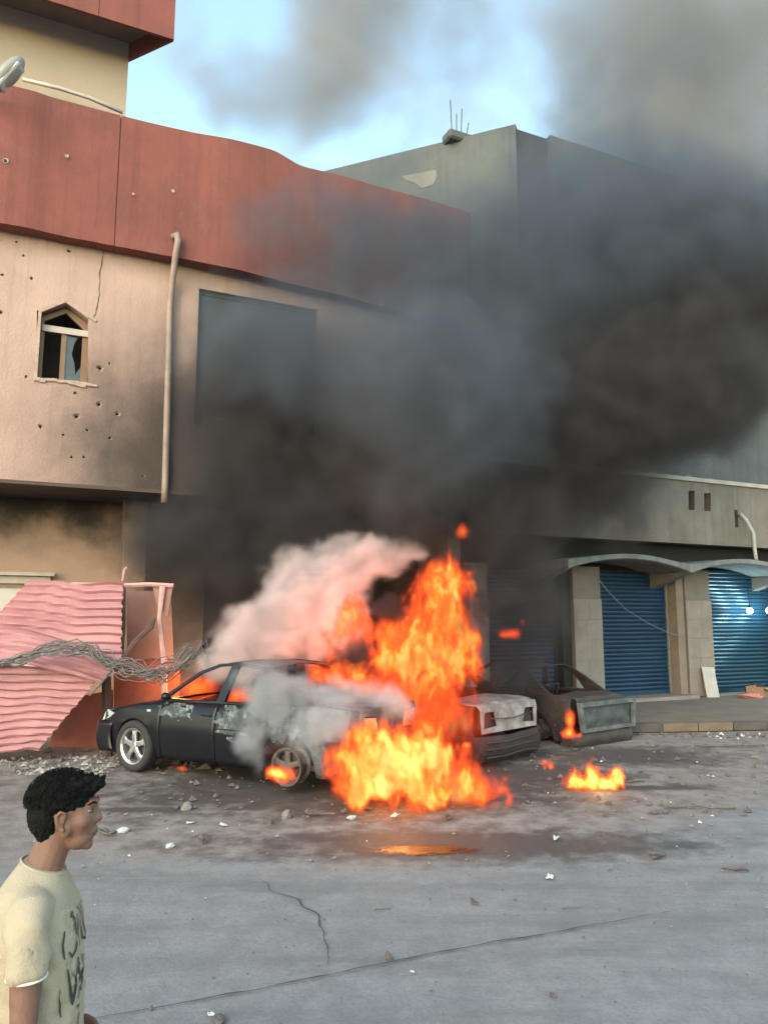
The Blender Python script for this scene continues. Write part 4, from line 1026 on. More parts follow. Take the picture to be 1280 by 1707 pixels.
# hair: a full cap with many curls
bm = bmesh.new()
ell(bm, (HX - .022, 0, HZ + .045), (.097, .080, .074)); ell(bm, (HX - .055, 0, HZ + .005), (.066, .080, .082)); ell(bm, (HX + .043, 0, HZ + .078), (.054, .062, .032)); ell(bm, (HX - .052, 0, HZ - .052), (.040, .056, .040))
rnd = random.Random(3)
for i in range(420):
    th_ = rnd.uniform(0, 2 * PI); ph = rnd.uniform(-.25, 1.0)
    d = Vector((math.cos(th_) * math.sqrt(max(0, 1 - min(1, abs(ph)) ** 2)), math.sin(th_) * math.sqrt(max(0, 1 - min(1, abs(ph)) ** 2)), ph))
    c_ = Vector((HX - .022 + d.x * .099, d.y * .082, HZ + .044 + d.z * .077))
    if d.x > .45 and c_.z < HZ + .066: continue
    if d.x > -.05 and c_.z < HZ + .030: continue
    r_ = rnd.uniform(.005, .012); ell(bm, c_, (r_, r_, r_), n=6)
for i in range(60):
    c_ = Vector((HX + rnd.uniform(.0, .100), rnd.uniform(-.062, .062), HZ + rnd.uniform(.075, .106))); r_ = rnd.uniform(.006, .013); ell(bm, c_, (r_, r_, r_), n=8)
def hd_(co, no):
    return co + no * (.004 * noise.noise(co * 110) + .003 * noise.noise(co * 240))
def trim_(bmh):
    pass
fuse('hair', bm, hair_m, BOY, .0045, 1, hd_)
rnd = random.Random(5); bm = bmesh.new()
for i in range(1100):        # loose curls breaking the outline
    th_ = rnd.uniform(0, 2 * PI); ph = rnd.uniform(-.2, 1.0); q = math.sqrt(1 - min(1, abs(ph)) ** 2)
    d = Vector((math.cos(th_) * q, math.sin(th_) * q, ph)); c_ = Vector((HX - .021 + d.x * .103, d.y * .087, HZ + .045 + d.z * .083))
    if d.x > .4 and c_.z < HZ + .075: continue
    if d.x > -.1 and c_.z < HZ + .04: continue
    a0 = rnd.uniform(0, 6.28); t1 = d.cross(Vector((.3, .2, 1))).normalized(); t2 = d.cross(t1); rr = rnd.uniform(.004, .009)
    pts = [c_ + (t1 * math.cos(a0 + k * .9) + t2 * math.sin(a0 + k * .9)) * rr + d * (k * .0022) for k in range(6)]
    add_tube(bm, pts, [.0009] * 5 + [.0005], 4)
bm_obj('curls', bm, hair_m, BOY)['kind'] = 'stuff'
# T-shirt
bm = bmesh.new()
loft(bm, [(.0, 0, .60, .135, .15, .165, 0), (.0, 0, .70, .134, .150, .162, 0), (-.004, 0, .85, .130, .145, .158, 0), (-.008, 0, 1.0, .128, .142, .166, 0), (-.010, 0, 1.08, .128, .138, .176, 0), (-.014, 0, 1.15, .116, .124, .182, -.05),
          (-.016, 0, 1.20, .098, .105, .165, -.12), (-.014, 0, 1.235, .082, .088, .125, -.22), (-.008, 0, 1.262, .070, .072, .088, -.3), (-.004, 0, 1.280, .064, .062, .068, -.36)])
for sg in (1, -1):
    ax = .010 if sg < 0 else -.015
    add_tube(bm, [(-.010, sg * .10, 1.195), (ax - .006, sg * .150, 1.185), (ax, sg * .182, 1.155), (ax + .002, sg * .195, 1.10), (ax + .006, sg * .205, 1.035)], [.056, .060, .058, .055, .054], 20)
def folds(co, no):
    f_ = .009 * noise.noise(Vector((co.x * 7, co.y * 7, co.z * 5))) + .013 * (1 - abs(noise.noise(Vector((co.x * 10 + co.z * 9, co.y * 9, co.z * 6 - co.x * 8)))) * 2.2)
    f_ += .004 * noise.noise(co * 26)
    fade = min(1, max(.15, (1.27 - co.z) / .12))
    return co + no * f_ * fade
shirt = fuse('t_shirt', bm, shirt_m, BOY, .0085, 5, folds)
bmh = bmesh.new()
for k in range(24):
    pass
def ring(name, c_, rx, ry, rt, tl, m, par, tly=0.0):
    bmr = bmesh.new(); pts = [(c_[0] + rx * math.cos(2 * PI * k / 32), c_[1] + ry * math.sin(2 * PI * k / 32), c_[2] + tl * rx * math.cos(2 * PI * k / 32) + tly * ry * math.sin(2 * PI * k / 32)) for k in range(33)]
    add_tube(bmr, pts, rt, 8, 1.0, False); return bm_obj(name, bmr, m, par, True)
ring('collar', (-.003, 0, 1.276), .066, .069, .0045, -.36, shirt_m, shirt)
bmh.free()
for sg in (1, -1): ring('sleeve_hem', ((.016 if sg < 0 else -.009), sg * .205, 1.037), .0525, .0525, .0042, 0.0, hem_m, shirt, .0)
# scrawled print on the chest: strokes laid on the cloth
bmt = bmesh.new(); bmt.from_mesh(shirt.data); tree = BVHTree.FromBMesh(bmt)
def stroke(pts, wd):
    """pts (a, z): a = angle in degrees round the chest from straight ahead, towards the near (right) side"""
    dense = []
    for (a, z), (b, y) in zip(pts, pts[1:]):
        for i in range(6): dense.append((a + (b - a) * i / 6, z + (y - z) * i / 6))
    dense.append(pts[-1]); rows = []; bmq = bmesh.new()
    hit = []
    for a, z in dense:
        o_ = Vector((0, 0, z)); d = Vector((math.cos(R(a)), -math.sin(R(a)), 0)); h = tree.ray_cast(o_ + d * .6, -d)
        if h[0] is None: continue
        hit.append((h[0] + h[1] * .0035, h[1]))
    for i, (p, nn) in enumerate(hit):
        t = hit[min(i + 1, len(hit) - 1)][0] - hit[max(0, i - 1)][0]; s_ = t.cross(nn).normalized() * wd * (.55 + .45 * math.sin(PI * (i + 1) / (len(hit) + 1)))
        rows.append([bmq.verts.new(p - s_), bmq.verts.new(p + s_)])
    for a, b in zip(rows, rows[1:]): bmq.faces.new((a[0], a[1], b[1], b[0]))
    bm_obj('printed_stroke', bmq, print_m, shirt, True, False)
stroke([(40, 1.145), (34, 1.155), (30, 1.13), (28, 1.09), (31, 1.05), (38, 1.035), (44, 1.055)], .0042)
stroke([(52, 1.12), (54, 1.08), (50, 1.04)], .0035)
stroke([(20, 1.14), (19, 1.09), (14, 1.045), (8, 1.05), (4, 1.10), (3, 1.15)], .0042)
stroke([(-8, 1.15), (-10, 1.05), (-18, 1.04), (-24, 1.10), (-25, 1.15)], .004)
stroke([(46, 1.01), (40, .96), (33, .90), (27, .96), (22, 1.02)], .005)
stroke([(33, .90), (30, .95), (28, 1.01)], .003)
stroke([(18, 1.01), (14, .92), (10, .98), (5, .91), (0, 1.01)], .0045)
stroke([(56, .95), (52, .91), (49, .88)], .003)
stroke([(16, .86), (17, .80), (15, .74)], .003)
bmt.free()
# trousers and shoes
bm = bmesh.new(); ell(bm, (0, 0, .73), (.125, .15, .11))
for sg, fx in ((1, .16), (-1, -.12)):
    limb(bm, [(0, sg * .08, .72), (fx * .6, sg * .085, .44), (fx - .05, sg * .085, .10)], [.095, .075, .058])
fuse('trousers', bm, jean_m, BOY, .012, 4)
for sg, fx in ((1, .16), (-1, -.12)):
    bm = bmesh.new(); ell(bm, (fx - .01, sg * .085, .045), (.125, .046, .045)); ell(bm, (fx - .06, sg * .085, .07), (.06, .042, .06))
    bmesh.ops.bisect_plane(bm, geom=bm.verts[:] + bm.edges[:] + bm.faces[:], plane_co=(0, 0, .004), plane_no=(0, 0, 1), clear_inner=True)
    bm_obj('shoe', bm, shoe_m, BOY, True)

# ------------------------------------------------------------------ things by the shops, and debris on the road
def wl(s, d, z): return F0 + FU * s - FN * d + Vector((0, 0, z))
a, b = W(1152, 1118, .15)[0], W(1185, 1118, .15)[0]
o = box('leaning_board', (0, 0, 0), (.40, .025, .72), white_m, None, .004); o.location = wl(15.0, -.28, KZ + .012); o.rotation_euler = (R(-13), R(4), FA); tag(o, 'chipped pale board leaning on the pillar between the shutters', 'board')
ct = thing('cardboard_box', 'torn cardboard box lying open in front of the right-hand shutter', 'box', wl(16.4, -.55, KZ), FA + .3)
plate('carton_wall', rect(-.25, 0, .3, .22), [], -.2, -.19, carton, ct); plate('carton_wall', rect(-.25, 0, .3, .24), [], .19, .2, carton, ct)
plate('carton_end', rect(-.19, 0, .19, .23), [], -.25, -.24, carton, ct, 'x'); plate('carton_end', rect(-.19, 0, .19, .2), [], .29, .3, carton, ct, 'x')
box('carton_bottom', (-.24, -.19, 0.001), (.29, .19, .01), carton, ct)
mesh_obj('carton_flap', [(-.25, -.2, .22), (.3, -.2, .22), (.33, -.34, .14), (-.2, -.33, .17)], [(0, 1, 2, 3)], carton, ct)
bag = bmesh.new(); bmesh.ops.create_icosphere(bag, subdivisions=3, radius=.2)
for v in bag.verts: v.co = Vector((v.co.x * 1.2, v.co.y * .8, max(-.6 * .2, v.co.z * .8))) * (1 + .5 * noise.noise(v.co * 7))
o = bm_obj('rubbish_bag', bag, black_m, None, True); o.location = wl(16.75, -.2, KZ + .11); tag(o, 'crumpled black bag behind the torn cardboard box', 'bag')
bag = bmesh.new(); bmesh.ops.create_icosphere(bag, subdivisions=3, radius=.14)
for v in bag.verts: v.co = Vector((v.co.x * 2.0, v.co.y * 1, max(-.06, v.co.z * .45))) * (1 + .7 * noise.noise(v.co * 11))
o = bm_obj('cloth_scrap', bag, mat('faded_red_cloth', (.5, .2, .17), .9), None, True); o.location = wl(15.95, -.75, KZ + .05); tag(o, 'faded red rag on the pavement left of the cardboard box', 'rag')
# two work lamps hung before the cyan shutter, lit
for i, (x, y, dirn) in enumerate(((1249, 1018, 'left'), (1281, 1018, 'right'))):
    p = W(x, y, .10); pos = wl(p[0], -.10, p[1])
    lt = thing('shop_lamp', ('glowing white bulb hung in front of the shutter, nearer the pillar' if i == 0 else 'glowing white bulb hung in front of the shutter at the picture edge'), 'lamp', pos)
    em = bpy.data.materials.new('lit_bulb'); em.use_nodes = True; nt = em.node_tree; nt.nodes.clear(); oo = nt.nodes.new('ShaderNodeOutputMaterial'); ee = nt.nodes.new('ShaderNodeEmission'); ee.inputs[0].default_value = (.75, .95, 1, 1); ee.inputs[1].default_value = 9; nt.links.new(ee.outputs[0], oo.inputs[0])
    bm = bmesh.new(); bmesh.ops.create_uvsphere(bm, u_segments=16, v_segments=10, radius=.075); bm_obj('bulb', bm, em, lt, True)
    tube('lamp_cord', [(0, 0, .12), (0, 0.02, .75)], .008, black_m, lt, 5); tube('lamp_socket', [(0, 0, .06), (0, 0, .14)], .03, black_m, lt, 8)
    ld_ = bpy.data.lights.new('bulb_light', 'POINT'); ld_.energy = 12; ld_.color = (.55, .9, 1.0); ld_.shadow_soft_size = .08
    lo_ = bpy.data.objects.new('bulb_light', ld_); C.objects.link(lo_); lo_.parent = lt; lo_.location = (0, .10, .0)

def shard(name, loc, size, m, label, cat, seed, kind_='rock', rz=0, group=None):
    rn = random.Random(seed); bm = bmesh.new()
    if kind_ == 'rock':
        bmesh.ops.create_icosphere(bm, subdivisions=2, radius=1)
        for v in bm.verts:
            q = 1 + .45 * noise.noise(v.co * 1.3 + Vector((seed, 0, 0))) + .2 * noise.noise(v.co * 3 + Vector((0, seed, 0)))
            v.co = Vector((v.co.x * size[0], v.co.y * size[1], v.co.z * size[2])) * q
    elif kind_ == 'flat':
        k = 9; lo_, hi_ = [], []
        for i in range(k):
            a = 2 * PI * i / k; q = rn.uniform(.6, 1.15); lift = rn.uniform(0, size[2] * 1.6)
            lo_.append(bm.verts.new((size[0] * q * math.cos(a), size[1] * q * math.sin(a), lift))); hi_.append(bm.verts.new((size[0] * q * math.cos(a) * .97, size[1] * q * math.sin(a) * .97, lift + size[2] * .5)))
        cl, ch = bm.verts.new((0, 0, 0)), bm.verts.new((0, 0, size[2] * .7))
        for i in range(k):
            j = (i + 1) % k; bm.faces.new((lo_[i], hi_[i], hi_[j], lo_[j])); bm.faces.new((lo_[j], cl, lo_[i])); bm.faces.new((hi_[i], ch, hi_[j]))
    else:
        L_ = size[0]; pts = [(-L_ + 2 * L_ * i / 6, size[1] * .5 * rn.uniform(-1, 1), size[2] * (1 + .5 * rn.uniform(-.5, 1))) for i in range(7)]
        add_tube(bm, pts, [size[2] * rn.uniform(.5, 1.1) for _ in pts], 5, 1.0)
    o = bm_obj(name, bm, m, None, False); o.location = (loc[0], loc[1], loc[2] + (size[2] * .25 if kind_ == 'rock' else .003)); o.rotation_euler = (0, 0, rz)
    return tag(o, label, cat, group)
D = [('stone', 335, 1404, (.07, .05, .045), wood_m, 'dark jagged lump on the earth strip right of the young man', 'stone', 'rock'),
     ('stone', 283, 1411, (.045, .03, .02), litter_w, 'white chip at the road edge below the dark jagged lump', 'stone', 'rock'),
     ('stone', 312, 1347, (.07, .05, .05), stone_g, 'grey rock on the earth in front of the black car door', 'stone', 'rock'),
     ('stone', 478, 1362, (.07, .05, .06), stone_g, 'greenish grey rock on the earth below the yellow wheel flame', 'stone', 'rock'),
     ('stone', 447, 1372, (.045, .035, .04), wood_m, 'small dark stone just left of the greenish rock', 'stone', 'rock'),
     ('litter', 373, 1377, (.06, .035, .012), litter_w, 'white paper scrap on the earth strip in front of the black car', 'paper', 'flat'),
     ('litter', 318, 1373, (.04, .03, .012), litter_w, 'small white scrap left of the larger paper scrap', 'paper', 'flat'),
     ('plank', 535, 1359, (.14, .03, .012), wood_m, 'charred splinter of board lying before the flames', 'plank', 'stick'),
     ('stone', 585, 1364, (.05, .04, .02), litter_w, 'pale crumbled chip beside the charred splinter', 'stone', 'rock'),
     ('litter', 660, 1361, (.06, .03, .015), litter_w, 'pale scrap on the ground below the broad flame sheet', 'paper', 'flat'),
     ('metal_scrap', 747, 1364, (.09, .03, .015), scrap_metal, 'dark twisted metal scrap between flames and puddle', 'scrap', 'flat'),
     ('litter', 926, 1399, (.07, .03, .012), litter_w, 'white flat scrap right of the oily puddle', 'paper', 'flat'),
     ('litter', 916, 1464, (.05, .03, .012), litter_w, 'white scrap on open asphalt right of the road centre', 'paper', 'flat'),
     ('plank', 1165, 1348, (.38, .05, .014), wood_m, 'long thin charred lath on the road right of the small fire', 'plank', 'stick'),
     ('plank', 1215, 1246, (.55, .03, .025), wood_m, 'black bar lying on the road just off the kerb', 'bar', 'stick'),
     ('metal_scrap', 1095, 1431, (.09, .05, .02), scrap_metal, 'bent dark frame fragment on the asphalt at right', 'scrap', 'flat'),
     ('metal_scrap', 1225, 1452, (.10, .03, .012), scrap_metal, 'thin dark strip on the asphalt near the right edge', 'scrap', 'stick'),
     ('metal_scrap', 790, 1506, (.055, .025, .012), wood_m, 'dark chip on the asphalt above the middle of the long seam', 'scrap', 'flat'),
     ('plank', 952, 1515, (.07, .015, .006), wood_m, 'small flat sliver right of the dark chip on the asphalt', 'splinter', 'stick'),
     ('stone', 647, 1597, (.030, .022, .03), wood_m, 'small black upright lump touching the long seam', 'stone', 'rock'),
     ('litter', 687, 1622, (.018, .014, .006), litter_w, 'tiny white scrap under the long seam in the foreground', 'paper', 'flat'),
     ('metal_scrap', 365, 1700, (.045, .028, .018), wood_m, 'black crumpled fragment at the bottom of the picture', 'scrap', 'rock'),
     ('litter', 352, 1694, (.026, .016, .008), litter_w, 'white crumb touching the black crumpled fragment', 'paper', 'flat'),
     ('stone', 252, 1682, (.012, .010, .014), wood_m, 'tiny black lump beside the seam at lower left', 'stone', 'rock'),
     ('stone', 921, 1660, (.020, .014, .012), wood_m, 'small dark crumb low in the right foreground', 'stone', 'rock'),
     ('plank', 638, 1518, (.06, .012, .006), wood_m, 'thin brown stick on the asphalt above the seam', 'stick', 'stick'),
     ('stone', 180, 1392, (.12, .05, .03), wood_m, 'flat black and white slab right of the young man\'s face', 'slab', 'flat'),
     ('litter', 205, 1385, (.07, .05, .025), litter_w, 'crumpled white plastic right of the flat black slab', 'plastic', 'rock'),
     ('stone', 1190, 1264, (.05, .04, .03), wood_m, 'dark stone on the road beneath the black bar', 'stone', 'rock'),
     ('stone', 1258, 1262, (.05, .03, .02), stone_g, 'grey stone on the road at the right edge beneath the black bar', 'stone', 'rock'),
     ('metal_scrap', 1150, 1308, (.30, .04, .01), wood_m, 'thin dark strip of trim right of the small fire', 'trim', 'stick'),
     ('plank', 1015, 1307, (.5, .05, .012), wood_m, 'charred lath lying under the small fire', 'plank', 'stick')]
for i, (nm, x, y, sz, m, lb, ct_, kd) in enumerate(D):
    shard(nm, G(x, y), sz, m, lb, ct_, i * 3.7 + 1, kd, random.uniform(-.3, .3) if kd == 'stick' else random.uniform(0, 3))
strip('road_hoop', [G(x, y) for x, y in ((262, 1292), (290, 1306), (340, 1318), (390, 1326), (430, 1328))], .02, 'thin black hose curved on the ground under the black car', 'hose', wood_m, .012)
# crumbs and grit, far too many to count
rn = random.Random(21); bm = bmesh.new()
def crumb(x, y, r):
    vs = []; z0 = .0
    for k in range(4):
        a = k * PI / 2 + rn.uniform(-.5, .5); vs.append(bm.verts.new((x + r * rn.uniform(.5, 1.2) * math.cos(a), y + r * rn.uniform(.5, 1.2) * math.sin(a), z0)))
    t = bm.verts.new((x + rn.uniform(-.3, .3) * r, y + rn.uniform(-.3, .3) * r, r * rn.uniform(.4, 1)))
    for k in range(4): bm.faces.new((vs[k], vs[(k + 1) % 4], t))
def crumbs(n_, xr, yr, r0, r1, m, name, label):
    global bm
    bm = bmesh.new()
    for _ in range(n_): crumb(rn.uniform(*xr), rn.uniform(*yr), r0 + (r1 - r0) * rn.random() ** 3)
    tag(bm_obj(name, bm, m, None, False, True), label, kind='stuff')
crumbs(550, (-4.5, 6.5), (6.2, 12.5), .006, .035, stone_g, 'gravel', 'grey grit scattered over the earth strip before the cars')
crumbs(110, (-4.5, 6.5), (6.4, 12.5), .004, .024, litter_w, 'litter_crumbs', 'white crumbs scattered over the earth strip')
crumbs(650, (-2.5, 4.5), (3.6, 7), .003, .013, wood_m, 'dark_grit', 'dark grit specks on the foreground asphalt')
crumbs(60, (-2.5, 4.5), (3.6, 7), .003, .010, litter_w, 'pale_grit', 'pale specks on the foreground asphalt')
crumbs(420, (-6.2, -3.6), (10.0, 11.3), .01, .07, mat('white_rubble', (.45, .42, .38), .9, (.2, .18, .16), 10, .7), 'rubble', 'white rubble at the foot of the pink sheets and front wheel')
crumbs(220, (-6.0, -2.2), (10.2, 11.9), .01, .09, wood_m, 'charred_rubble', 'charred rubble below the wrecked kiosk')
crumbs(200, (4.0, 9.0), (13.1, 13.6), .01, .07, wood_m, 'kerb_rubble', 'dark rubbish lying along the kerb')
crumbs(90, (5.5, 9.0), (12.9, 13.6), .01, .06, litter_w, 'kerb_litter', 'pale rubbish lying along the kerb')
crumbs(600, (-3.2, 5.8), (8.0, 12.6), .006, .06, wood_m, 'car_rubble', 'charred crumbs round the two burnt cars')

# ------------------------------------------------------------------ smoke and fire: fog volumes grown from soft puffs
def fog(name, puffs, voxel, m, warp=(0.5, 1.2, 4), detail=(2.5, 1.0, 5), edge=(0.35, 0.8), stretch=(1, 1, 1), detail2=None, seed=0.0):
    """puffs: (centre, radii, weight). Volume Cube fills a grid with warped, noise-eaten puffs."""
    lo = Vector((min(p[0][i] - p[1][i] for p in puffs) for i in range(3))); hi = Vector((max(p[0][i] + p[1][i] for p in puffs) for i in range(3)))
    pad = warp[0] * .5; lo -= Vector((pad, pad, pad * .6)); hi += Vector((pad, pad, pad)); lo.z = max(lo.z, 0.02)
    ng = bpy.data.node_groups.new(name + '_field', 'GeometryNodeTree')
    ng.interface.new_socket('Geometry', in_out='INPUT', socket_type='NodeSocketGeometry')
    ng.interface.new_socket('Geometry', in_out='OUTPUT', socket_type='NodeSocketGeometry')
    n = ng.nodes; L = ng.links.new
    go = n.new('NodeGroupOutput'); vc = n.new('GeometryNodeVolumeCube'); sm = n.new('GeometryNodeSetMaterial'); sm.inputs['Material'].default_value = m
    vc.inputs['Min'].default_value = lo; vc.inputs['Max'].default_value = hi
    for a, k in zip('XYZ', range(3)): vc.inputs['Resolution ' + a].default_value = max(4, int((hi[k] - lo[k]) / voxel))
    pos = n.new('GeometryNodeInputPosition').outputs[0]
    def vm(op, a, b):
        t = n.new('ShaderNodeVectorMath'); t.operation = op
        for k, v in ((0, a), (1, b)):
            if isinstance(v, (tuple, Vector)): t.inputs[k].default_value = v
            elif v is not None: L(v, t.inputs[k])
        return t
    def mt(op, a, b):
        t = n.new('ShaderNodeMath'); t.operation = op
        for k, v in ((0, a), (1, b)):
            if isinstance(v, (int, float)): t.inputs[k].default_value = v
            else: L(v, t.inputs[k])
        return t.outputs[0]
    def nz(v, sc, det, rough=.55):
        t = n.new('ShaderNodeTexNoise'); t.inputs['Scale'].default_value = sc; t.inputs['Distortion'].default_value = .5; t.inputs['Detail'].default_value = det; t.inputs['Roughness'].default_value = rough
        L(v, t.inputs['Vector']); return t
    sp = vm('MULTIPLY', vm('ADD', pos, (seed, seed * .7, seed * 1.3)).outputs[0], stretch).outputs[0]
    w_ = nz(sp, warp[1], warp[2])
    wo_ = vm('MULTIPLY', vm('SUBTRACT', w_.outputs['Color'], (.5, .5, .5)).outputs[0], (warp[0] * 2,) * 3).outputs[0]
    wp = vm('ADD', pos, wo_).outputs[0]
    acc = None
    for c_, r_, k_ in puffs:
        d = vm('DIVIDE', vm('SUBTRACT', wp, Vector(c_)).outputs[0], Vector(r_)); l = vm('LENGTH', d.outputs[0], None)
        q = n.new('ShaderNodeMapRange'); q.interpolation_type = 'SMOOTHSTEP'
        q.inputs['From Min'].default_value = 1; q.inputs['From Max'].default_value = 0; q.inputs['To Min'].default_value = 0; q.inputs['To Max'].default_value = k_
        L(l.outputs['Value'], q.inputs['Value'])
        acc = q.outputs[0] if acc is None else mt('ADD', acc, q.outputs[0])
    dn = mt('MULTIPLY', mt('SUBTRACT', nz(sp, detail[0], detail[2], .6).outputs['Fac'], .5), detail[1] * 2)
    f_ = mt('ADD', acc, mt('MULTIPLY', dn, mt('MINIMUM', mt('MULTIPLY', acc, 2.5), 1.0)))
    q = n.new('ShaderNodeMapRange'); q.interpolation_type = 'SMOOTHSTEP'
    q.inputs['From Min'].default_value = edge[0]; q.inputs['From Max'].default_value = edge[1]
    L(f_, q.inputs['Value']); den = q.outputs[0]
    L(den, vc.inputs['Density']); L(vc.outputs[0], sm.inputs['Geometry']); L(sm.outputs[0], go.inputs[0])
    vol = bpy.data.volumes.new(name); o = bpy.data.objects.new(name, vol); C.objects.link(o); vol.materials.append(m)
    md = o.modifiers.new('field', 'NODES'); md.node_group = ng
    return o
def puff(px, py, Y, rx, ry, k, ry_d=None):
    c_ = P(px, py, Y); s_ = Y / 1250
    return (c_, (rx * s_, (ry_d or rx * .8) * s_, ry * s_), k)
def smoke_mat(name, col, dens, aniso=0.0, col2=None):
    m = bpy.data.materials.new(name); m.use_nodes = True; nt = m.node_tree; nt.nodes.clear()
    o = nt.nodes.new('ShaderNodeOutputMaterial'); v = nt.nodes.new('ShaderNodeVolumePrincipled')
    v.inputs['Color'].default_value = (*col, 1); v.inputs['Density'].default_value = dens; v.inputs['Anisotropy'].default_value = aniso
    nt.links.new(v.outputs[0], o.inputs['Volume'])
    return m
def fire_mat(name, sig=9.0, gain=1.0, hot=0.0):
    m = bpy.data.materials.new(name); m.use_nodes = True; nt = m.node_tree; nt.nodes.clear(); L = nt.links.new
    o = nt.nodes.new('ShaderNodeOutputMaterial'); v = nt.nodes.new('ShaderNodeVolumePrincipled')
    a = nt.nodes.new('ShaderNodeAttribute'); a.attribute_name = 'density'
    r = nt.nodes.new('ShaderNodeValToRGB'); e = r.color_ramp.elements
    e[0].position = 0.0; e[0].color = (0.60, 0.03, 0.006, 1); e[1].position = 1.0; e[1].color = (1.0, 0.80, 0.22, 1)
    for p_, c_ in ((.30 - hot, (0.85, 0.07, 0.012, 1)), (.70 - hot, (0.95, 0.13, 0.018, 1)), (.92 - hot, (1.0, 0.42, 0.035, 1))):
        q = r.color_ramp.elements.new(p_); q.color = c_
    L(a.outputs['Fac'], r.inputs[0])
    mu = nt.nodes.new('ShaderNodeMath'); mu.operation = 'MULTIPLY'; mu.inputs[1].default_value = sig; L(a.outputs['Fac'], mu.inputs[0])
    v.inputs['Density Attribute'].default_value = ''
    v.inputs['Color'].default_value = (0.05, 0.03, 0.02, 1)
    L(mu.outputs[0], v.inputs['Density']); L(r.outputs[0], v.inputs['Emission Color'])
    m2 = nt.nodes.new('ShaderNodeMath'); m2.operation = 'MULTIPLY'; m2.inputs[1].default_value = gain * .42; L(mu.outputs[0], m2.inputs[0]); L(m2.outputs[0], v.inputs['Emission Strength'])
    L(v.outputs[0], o.inputs['Volume'])
    return m

dark_s = smoke_mat('sooty_smoke', (0.098, 0.093, 0.098), 2.3)
haze_s = smoke_mat('blue_grey_smoke', (0.155, 0.18, 0.215), 1.05)
sky_s = smoke_mat('thin_tan_smoke', (0.38, 0.35, 0.325), 0.46)
white_s = smoke_mat('pale_smoke', (0.88, 0.75, 0.75), 3.8)
o = fog('dark_smoke', [puff(*a) for a in (
    (1070, 640, 12.6, 290, 250, 1.6), (800, 860, 11.6, 150, 110, .8), (900, 690, 12.3, 270, 210, 1.0), (1200, 540, 13.2, 250, 250, 1.2), (720, 790, 11.9, 230, 150, 1.0), (520, 790, 11.9, 220, 160, .75), (540, 620, 12.0, 200, 150, .35),
    (380, 710, 11.8, 190, 220, 1.0), (440, 600, 11.9, 190, 150, .5), (500, 690, 11.9, 150, 120, .4), (430, 900, 12.3, 260, 160, 1.4), (290, 890, 12.3, 180, 120, .9), (640, 880, 11.6, 220, 120, 1.0), (850, 950, 11.9, 150, 220, 1.3), (990, 830, 12.8, 170, 140, .9), (880, 1050, 12.6, 130, 160, .8),
    (1230, 680, 13.4, 150, 150, .8), (330, 1000, 12.6, 110, 120, .9), (1120, 420, 13.5, 220, 150, .5), (850, 1130, 11.8, 110, 60, .7))],
    0.09, dark_s, warp=(1.0, 0.8, 6), detail=(1.7, .95, 8), edge=(.18, 1.25))
tag(o, 'thick black smoke rolling off the burning cars and across the buildings', kind='stuff')
o = fog('grey_smoke', [puff(*a) for a in (
    (900, 450, 12.6, 300, 270, 1.5), (1120, 400, 13.5, 340, 250, 1.5), (780, 500, 12.2, 250, 230, 1.3), (600, 390, 12.2, 300, 140, .75), (430, 350, 12.0, 190, 100, .3), (600, 620, 11.3, 300, 220, 1.3), (420, 580, 11.5, 240, 190, .9), (950, 290, 13.5, 230, 150, .9), (1230, 420, 14, 220, 220, 1.2), (760, 660, 10.9, 280, 190, 1.3), (650, 300, 13, 180, 100, .55), (700, 800, 10.8, 200, 120, .7))],
    0.11, haze_s, warp=(1.0, 0.7, 6), detail=(1.4, .9, 8), edge=(.12, 1.2), seed=3.0)
tag(o, 'blue-grey smoke veil drifting above the fire in front of the grey building', kind='stuff')
o = fog('sky_smoke', [puff(*a) for a in (
    (1130, 130, 26, 330, 290, 1.7), (1300, 330, 26, 330, 280, 1.5), (1020, 60, 26, 220, 200, .9), (1030, 240, 27, 180, 150, .8), (560, 60, 26, 190, 210, 1.2), (510, 200, 26, 220, 180, 1.0), (390, 150, 26, 170, 150, .65), (690, 180, 26, 190, 130, .65), (620, -60, 26, 240, 170, 1.2), (1300, 20, 26, 260, 240, 1.1), (800, 90, 27, 190, 110, .45), (300, 60, 27, 150, 150, .5), (850, 200, 27, 240, 130, .5), (760, 30, 27, 260, 120, .5))],
    0.25, sky_s, warp=(3.4, 0.22, 6), detail=(0.42, .95, 8), edge=(.14, 1.25), seed=8.0)
tag(o, 'thin tan smoke drifting across the sky above the roofs', kind='stuff')
o = fog('white_smoke', [puff(*a) for a in (
    (505, 960, 10.9, 105, 95, 1.2), (590, 920, 11.1, 80, 52, .9), (440, 1050, 10.8, 100, 100, 1.3), (530, 1050, 10.9, 120, 95, 1.3), (575, 985, 11.0, 90, 70, 1.0), (375, 1095, 10.7, 70, 60, .9), (640, 930, 11.2, 90, 60, .8), (400, 1110, 10.6, 70, 60, .9), (690, 905, 11.3, 60, 36, .6))],
    0.045, white_s, warp=(0.45, 2.0, 6), detail=(3.0, .55, 7), edge=(.28, .95), seed=1.0)
tag(o, 'billow of pale pinkish smoke lit by flames behind the black car', kind='stuff')
o = fog('car_smoke', [puff(*a) for a in (
    (445, 1150, 9.0, 80, 90, 1.1), (430, 1235, 8.5, 50, 80, 1.0), (505, 1170, 9.0, 90, 60, .9), (560, 1160, 9.4, 100, 42, .8), (390, 1140, 9.4, 50, 60, .5), (640, 1168, 9.2, 100, 44, .9), (500, 1230, 8.3, 70, 60, .8), (560, 1200, 8.3, 80, 50, .8))],
    0.035, smoke_mat('thin_pale_smoke', (0.55, 0.58, 0.61), 3.4), warp=(0.35, 2.4, 6), detail=(4, .7, 7), edge=(.2, .9), seed=5.0)
tag(o, 'thin grey smoke pouring from the rear door of the black car', kind='stuff')
